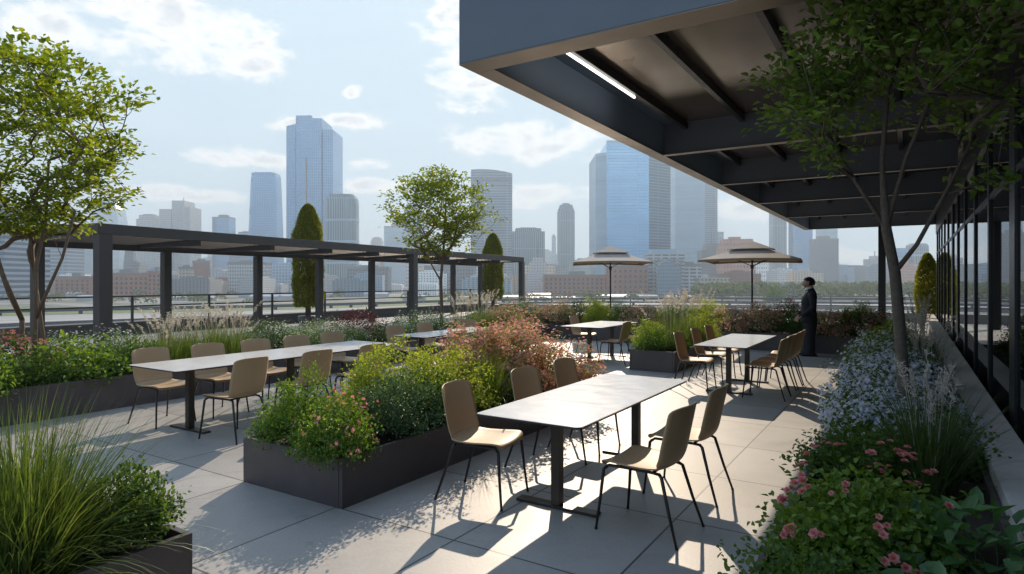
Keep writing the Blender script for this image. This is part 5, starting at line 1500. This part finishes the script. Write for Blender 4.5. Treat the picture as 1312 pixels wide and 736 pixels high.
CITY = [
    ('office_tower', 'dark blue glass office tower with pale floor bands at the far left edge', -560.7, 176.9, 59.1, 41.3, 66.3, 'box', 'g_dark'),
    ('office_tower', 'slim pale residential tower just right of the dark banded tower at the far left', -710.9, 262.5, 9.0, 7.2, 58.6, 'box', 'stone'),
    ('skyscraper', 'very pale tapered skyscraper half hidden behind the left maple', -1657.0, 761.2, 82.4, 65.9, 208.4, 'taper', 'g_pale'),
    ('office_tower', 'broad pale grey glass block low behind the left maple stems', -819.2, 323.6, 38.5, 26.9, 60.9, 'box', 'g_grey'),
    ('office_tower', 'pale stone tower with a small crown just above the near corner of the pergola', -1246.2, 645.4, 36.0, 28.8, 142.5, 'setback', 'stone'),
    ('office_tower', 'stepped pale stone tower with two shoulders above the pergola roof', -1204.6, 682.7, 58.4, 46.7, 168.0, 'stepped', 'stone'),
    ('office_tower', 'plain blue glass box tower beside the stepped stone tower', -1170.5, 752.3, 34.3, 27.5, 141.6, 'box', 'g_blue'),
    ('office_tower', 'low grey block just left of the tapering blue tower', -1175.1, 813.9, 45.4, 36.4, 117.5, 'setback', 'g_grey'),
    ('skyscraper', 'tapering blue glass skyscraper with a rounded top left of the tallest tower', -931.1, 676.4, 52.4, 41.9, 197.2, 'taperround', 'g_blue'),
    ('skyscraper', 'tallest blue glass skyscraper with notched crown and copper mast line on its face', -743.1, 623.5, 67.4, 50.6, 247.4, 'notch', 'g_blue'),
    ('office_tower', 'ribbed teal grey tower with rounded shoulders in front of the tallest skyscraper', -626.0, 569.0, 40.9, 32.8, 125.5, 'round', 'g_rib'),
    ('office_tower', 'small far pale tower between the ribbed tower and the young maple', -1087.4, 1098.0, 26.2, 21.0, 118.5, 'setback', 'stone'),
    ('office_tower', 'pale blue block tower behind the lower crown of the young maple', -913.8, 982.2, 48.7, 39.0, 127.3, 'box', 'g_pale'),
    ('skyscraper', 'very pale pointed skyscraper behind the crown of the young maple', -1022.0, 1154.8, 58.1, 46.4, 197.2, 'taper', 'g_pale'),
    ('skyscraper', 'tall grey glass skyscraper with a curved sloping top right of the young maple', -549.7, 804.1, 62.9, 47.1, 183.3, 'curvetop', 'g_grey'),
    ('office_tower', 'grey gridded tower with flat crown right of the curved top skyscraper', -474.1, 786.9, 46.1, 36.9, 91.2, 'setback', 'g_rib'),
    ('apartment_building', 'whitish stone apartment tower with dark antenna on its roof', -386.6, 664.8, 20.9, 16.7, 42.1, 'antenna', 'white'),
    ('office_tower', 'slender grey tower with chamfered top standing alone', -518.1, 990.4, 30.2, 27.2, 148.3, 'chamfer', 'g_rib'),
    ('office_tower', 'very thin pale tower left of the slender grey tower', -724.3, 1322.2, 9.4, 8.4, 120.4, 'box', 'g_pale'),
    ('skyscraper', 'massive blue mirrored skyscraper with chamfered corners left of the canopy', -338.1, 842.9, 106.1, 84.9, 201.5, 'big', 'g_sky'),
    ('skyscraper', 'tall pale glass skyscraper directly behind the canopy edge', -338.6, 1113.5, 52.2, 41.7, 226.5, 'box', 'g_pale'),
    ('office_tower', 'grey ribbed tower tucked right of the pale skyscraper by the canopy edge', -317.1, 1174.8, 27.3, 21.8, 193.1, 'box', 'g_grey'),
    ('office_tower', 'dark low tower with a crane like finial between the two parasols', -245.4, 928.0, 36.0, 28.8, 67.6, 'antenna', 'g_dark2'),
    ('office_tower', 'grey ribbed low tower right of the one with the finial', -236.5, 985.6, 20.2, 16.1, 70.6, 'box', 'g_rib'),
    ('apartment_building', 'pale balconied apartment block low left of the right parasol', -189.5, 554.8, 32.2, 19.3, 40.2, 'balcony', 'balc'),
    ('apartment_building', 'lower pale annex block right of the balconied apartment block', -172.0, 572.9, 18.5, 11.1, 29.3, 'box', 'balc'),
    ('apartment_building', 'beige low apartment block behind the tall plume grasses', -141.5, 535.3, 24.7, 14.8, 16.3, 'beige', 'beige'),
    ('office_tower', 'slim ribbed blue tower under the far corner of the canopy', -217.2, 1296.9, 25.5, 20.4, 171.0, 'box', 'g_rib'),
    ('office_tower', 'blue gridded tower right of the slim ribbed tower above the right parasol', -173.2, 1269.2, 33.0, 26.4, 142.9, 'box', 'g_blue'),
    ('office_tower', 'dark grey flat topped tower right of the gridded blue tower', -118.9, 1126.3, 33.7, 27.0, 81.1, 'box', 'g_dark2'),
    ('office_tower', 'tall pale tower rising behind the dark grey flat topped tower', -149.2, 1462.2, 32.5, 26.0, 159.7, 'box', 'g_pale'),
    ('office_tower', 'low wide grey block left of the pavilion steel post', -85.4, 1263.4, 43.9, 22.0, 41.1, 'setback', 'g_dark2'),
    ('office_tower', 'pale stepped tower just left of the pavilion steel post', -58.6, 1339.0, 25.8, 20.7, 59.6, 'stepped', 'stone'),
    ('office_tower', 'twin rounded blue tower left half behind the slim shaded tree', -14.9, 1187.3, 22.5, 18.0, 66.1, 'round', 'g_blue'),
    ('office_tower', 'twin rounded pale blue tower right half behind the slim shaded tree', 8.5, 1205.8, 30.0, 24.0, 73.6, 'round', 'g_rib'),
    ('brick_warehouse', 'long low red brick warehouse with rows of windows left of the left parasol pole', -257.3, 510.3, 57.3, 17.2, 19.3, 'brick', 'brick'),
    ('brick_warehouse', 'taller end block of the brick warehouse under the left parasol', -210.8, 518.3, 35.4, 10.6, 27.3, 'brick', 'brick'),
    ('brick_warehouse', 'orange red brick mill seen through the first pergola bay', -557.0, 269.3, 44.1, 13.2, 20.2, 'brick', 'brick2'),
    ('brick_warehouse', 'small brick block seen between the two near pergola columns', -614.0, 256.2, 31.0, 12.4, 17.7, 'brick', 'brick2'),
    ('brick_warehouse', 'tall orange brick end wing of the mill seen under the pergola', -527.8, 279.4, 10.9, 8.7, 22.0, 'brick', 'brick2'),
    ('apartment_building', 'cream mid rise block beyond the brick mill', -609.8, 351.5, 10.8, 8.7, 27.6, 'box', 'beige'),
    ('apartment_building', 'dark red brown mid rise block right of the cream one', -675.1, 406.3, 14.0, 11.2, 36.4, 'box', 'brick'),
    ('office_building', 'wide pale flat roofed hall seen beside the second pergola column', -577.2, 400.2, 39.2, 15.7, 32.8, 'box', 'stone'),
    ('office_building', 'dark long office block seen between far pergola columns', -472.9, 467.3, 41.5, 16.6, 28.1, 'box', 'g_dark2'),
    ('office_building', 'grey long office block seen behind the young maple trunk', -416.1, 530.1, 53.6, 21.4, 30.1, 'box', 'g_dark2'),
    ('office_building', 'pale glass mid rise block seen left of the first tall cypress', -862.1, 361.4, 20.9, 16.7, 70.6, 'box', 'g_pale'),
    ('office_tower', 'dark tapered tower seen through the first pergola bay', -848.6, 415.0, 14.0, 12.6, 58.6, 'taper', 'g_dark2'),
    ('low_hall', 'long white flat roofed hall among the distant trees', -74.2, 516.0, 39.3, 9.8, 10.1, 'box', 'white'),
]
for row in CITY: city_building(*row)

# low hazy blocks that fill the horizon: a few shapes, each block an object of its own
def block_mesh(k, mat):
    b = MB(); r = random.Random(k)
    b.box(-.5, .5, -.5, .5, 0, .86); b.box(-.5+r.random()*.3, .5-r.random()*.4, -.4, .35, .862, .95)
    b.box(-.2, r.random()*.2, -.1, .2, .952, 1.0)
    if k % 3 == 0: b.box(.12, .42, -.72, -.502, 0, .55)
    return b.mesh('city_block', mat)
def block_mat(name, wall, win):
    m, nt, out = new_mat(name); b = bsdf(nt, out, wall, .8)
    tc = N(nt, 'ShaderNodeTexCoord'); mp = N(nt, 'ShaderNodeMapping'); sp = N(nt, 'ShaderNodeSeparateXYZ'); nt.links.new(tc.outputs['Object'], sp.inputs[0])
    ad = N(nt, 'ShaderNodeMath', operation='ADD'); nt.links.new(sp.outputs[0], ad.inputs[0]); nt.links.new(sp.outputs[1], ad.inputs[1])
    cb = N(nt, 'ShaderNodeCombineXYZ'); nt.links.new(ad.outputs[0], cb.inputs[0]); nt.links.new(sp.outputs[2], cb.inputs[1])
    br = N(nt, 'ShaderNodeTexBrick'); br.offset = 0
    for k, v in (('Scale', 1.), ('Brick Width', .09), ('Row Height', .10), ('Mortar Size', .026)): br.inputs[k].default_value = v
    br.inputs['Color1'].default_value = (*win, 1); br.inputs['Color2'].default_value = (*mul(win, 1.8), 1); br.inputs['Mortar'].default_value = (*wall, 1)
    nt.links.new(cb.outputs[0], br.inputs['Vector']); oi = N(nt, 'ShaderNodeObjectInfo')
    hs = N(nt, 'ShaderNodeHueSaturation'); mr = N(nt, 'ShaderNodeMapRange'); mr.inputs['To Min'].default_value = .55; mr.inputs['To Max'].default_value = 1.35
    nt.links.new(oi.outputs['Random'], mr.inputs['Value']); nt.links.new(mr.outputs[0], hs.inputs['Value']); nt.links.new(br.outputs['Color'], hs.inputs['Color'])
    nt.links.new(hs.outputs[0], b.inputs['Base Color']); return m
bms = [block_mat('low_block_grey', (.46, .46, .47), (.11, .12, .14)), block_mat('low_block_warm', (.60, .46, .34), (.13, .11, .10)), block_mat('low_block_red', (.50, .21, .14), (.15, .10, .09)), block_mat('low_block_glass', (.32, .40, .47), (.08, .13, .18)), block_mat('low_block_white', (.76, .74, .71), (.16, .17, .18))]
blocks = [block_mesh(i, bms[i % 5]) for i in range(15)]
rr = random.Random(5)
yaw = R(32.536)
taken = [(r_[2], r_[3], max(r_[4], r_[5])*.6) for r_ in CITY]
def place_blocks(n, t0, t1, u0, u1, h0, h1, w0, w1, label, group):
    made = 0; tries = 0
    while made < n and tries < n*30:
        tries += 1
        t = rr.uniform(t0, t1); u = rr.uniform(u0, u1)
        x = t*(-math.sin(yaw) + math.cos(yaw)*u); y = t*(math.cos(yaw) + math.sin(yaw)*u)
        w_ = rr.uniform(w0, w1); d_ = rr.uniform(w0, w1)*.7
        if any((x-a)**2 + (y-c_)**2 < (r_ + max(w_, d_)*.55)**2 for a, c_, r_ in taken): continue
        taken.append((x, y, max(w_, d_)*.5))
        me = rr.choice(blocks)
        o = link(bpy.data.objects.new('city_block', me)); o.location = (x, y, GZ); o.rotation_euler = (0, 0, yaw + rr.choice((0, PI/2)) + rr.uniform(-.2, .2))
        o.scale = (w_, d_, rr.uniform(h0, h1) * (1 if rr.random() < .85 else 1.5))
        tag(o, label, 'building', group); made += 1
place_blocks(60, 520, 760, -.95, .36, 10, 24, 18, 46, 'small low city block in the nearer haze beyond the rail yard', 'low blocks beyond the rail yard')
place_blocks(85, 780, 1500, -.95, .75, 18, 52, 24, 55, 'mid height hazy city block among the skyline towers', 'mid height blocks in the haze')
place_blocks(45, 1500, 2300, -.95, .80, 45, 105, 35, 75, 'very pale far city block low on the horizon', 'palest blocks on the horizon')
# sheds and stored trailers on the flat land
def shed_mesh():
    b = MB(); b.box(-.5, .5, -.5, .5, 0, .7)
    b.add([(-.52, -.54, .7), (.52, -.54, .7), (.52, .54, .7), (-.52, .54, .7), (-.52, 0, 1), (.52, 0, 1)], [(0, 1, 5, 4), (3, 4, 5, 2), (0, 4, 3), (1, 2, 5), (0, 3, 2, 1)], 1)
    return b.mesh('storage_shed', [surface('shed_wall', (.5, .49, .47), .8), surface('shed_roof', (.60, .60, .60), .5)])
sm_ = shed_mesh()
for i in range(44):
    t = rr.uniform(400, 560); u = rr.uniform(-.95, .32)
    x = t*(-math.sin(yaw) + math.cos(yaw)*u); y = t*(math.cos(yaw) + math.sin(yaw)*u)
    if any((x-a)**2 + (y-c_)**2 < (r_+8)**2 for a, c_, r_ in taken): continue
    taken.append((x, y, 6))
    o = link(bpy.data.objects.new('storage_shed', sm_)); o.location = (x, y, GZ); o.rotation_euler = (0, 0, yaw + rr.uniform(-.3, .3)); o.scale = (rr.uniform(8, 22), rr.uniform(4, 7), rr.uniform(2.5, 4.5))
    tag(o, 'small pale shed or trailer on the rail yard', 'shed', 'pale sheds on the rail yard')

# far wood on the right and scattered tree belts
def wood(name, n, t0, t1, u0, u1, hmin, hmax, mat):
    t = rng.uniform(t0, t1, n); u = rng.uniform(u0, u1, n); h = rng.uniform(hmin, hmax, n)
    per = 90
    X = t*(-math.sin(yaw) + math.cos(yaw)*u); Y = t*(math.cos(yaw) + math.sin(yaw)*u)
    base = np.stack([X, Y, np.full(n, GZ)], 1); R_ = h*.55
    C = np.repeat(base, per, axis=0); d = rand_dirs(n*per); d[:, 2] = np.abs(d[:, 2]) - .25
    rr_ = np.repeat(R_, per); hh = np.repeat(h, per)
    lump = 1 + .25*np.sin(d[:, 0]*5 + np.repeat(t, per)) * np.cos(d[:, 2]*6)
    C = C + d * np.stack([rr_*lump, rr_*lump, hh*.5*lump], 1) + np.stack([np.zeros(n*per), np.zeros(n*per), hh*.52], 1)
    D = unit(d + rng.normal(size=d.shape)*.7); U = unit(d + rng.normal(size=d.shape)*.5 + np.array([0, 0, .5]))
    s = np.repeat(h, per) * .20
    V, F = leaf_arrays(C, D, U, s*rng.uniform(.6, 1.2, n*per), s*.7)
    tag(link(bpy.data.objects.new(name, numpy_mesh(name, V, F, mat))), 'far wooded strip of hazy green trees below the skyline', 'wood', kind='stuff')
far_leaf = leaf_mat('far_tree_leaf', [(.05, .075, .025), (.08, .11, .03), (.12, .14, .045)], .25, .7)
wood('distant_wood', 330, 400, 760, .30, .72, 8, 13, far_leaf)
wood('distant_tree_belt', 90, 330, 520, -1.0, .30, 4, 7, far_leaf)
wood('distant_tree_belt', 60, 560, 700, -1.0, -.62, 6, 10, far_leaf)
# a few trees near enough to tell apart
def far_tree(x, y, h, label):
    root = empty('roadside_tree', (x, y, GZ), 0, label, 'tree', 'single trees beyond the raised road')
    p, d = cluster_points(220, h*.34, h*.34, h*.75, .3, .4, .2)
    c = np.repeat(p, 10, axis=0) + rng.normal(size=(2200, 3))*h*.03 + np.array([0, 0, h*.22]); n = len(c)
    V, F = leaf_arrays(c, rand_dirs(n), unit(rand_dirs(n) + np.array([0, 0, .6])), np.full(n, h*.045), np.full(n, h*.032))
    link(bpy.data.objects.new('crown', numpy_mesh('roadside_leaves', V, F, leaf_far2)), root)
    b = MB(); b.tube([(0, 0, 0), (0, 0, h*.35), (.1, 0, h*.7)], [h*.03, h*.022, h*.01], 7); b.build('trunk', M['bark_dark'], root, True)
leaf_far2 = leaf_mat('roadside_leaf', [(.07, .12, .03), (.11, .17, .035)], .35, .6)
far_tree(-52.5, 305, 13.0, 'light green tree beyond the raised road left of the man')

# ------------------------------------------------------------------ haze over everything
b = MB(); b.box(-3300, 3300, -3300, 3300, GZ-1, 290)
hz = b.build('haze', None if False else bpy.data.materials.new('haze_air'))
hm = hz.data.materials[0]; hm.use_nodes = True; hn = hm.node_tree; hn.nodes.clear()
ho = hn.nodes.new('ShaderNodeOutputMaterial'); pv = hn.nodes.new('ShaderNodeVolumePrincipled')
pv.inputs['Color'].default_value = (.76, .89, 1, 1); pv.inputs['Density'].default_value = .00046; pv.inputs['Anisotropy'].default_value = .2
hn.links.new(pv.outputs[0], ho.inputs['Volume'])
tag(hz, 'pale blue haze filling the air over the city', 'haze', kind='stuff')
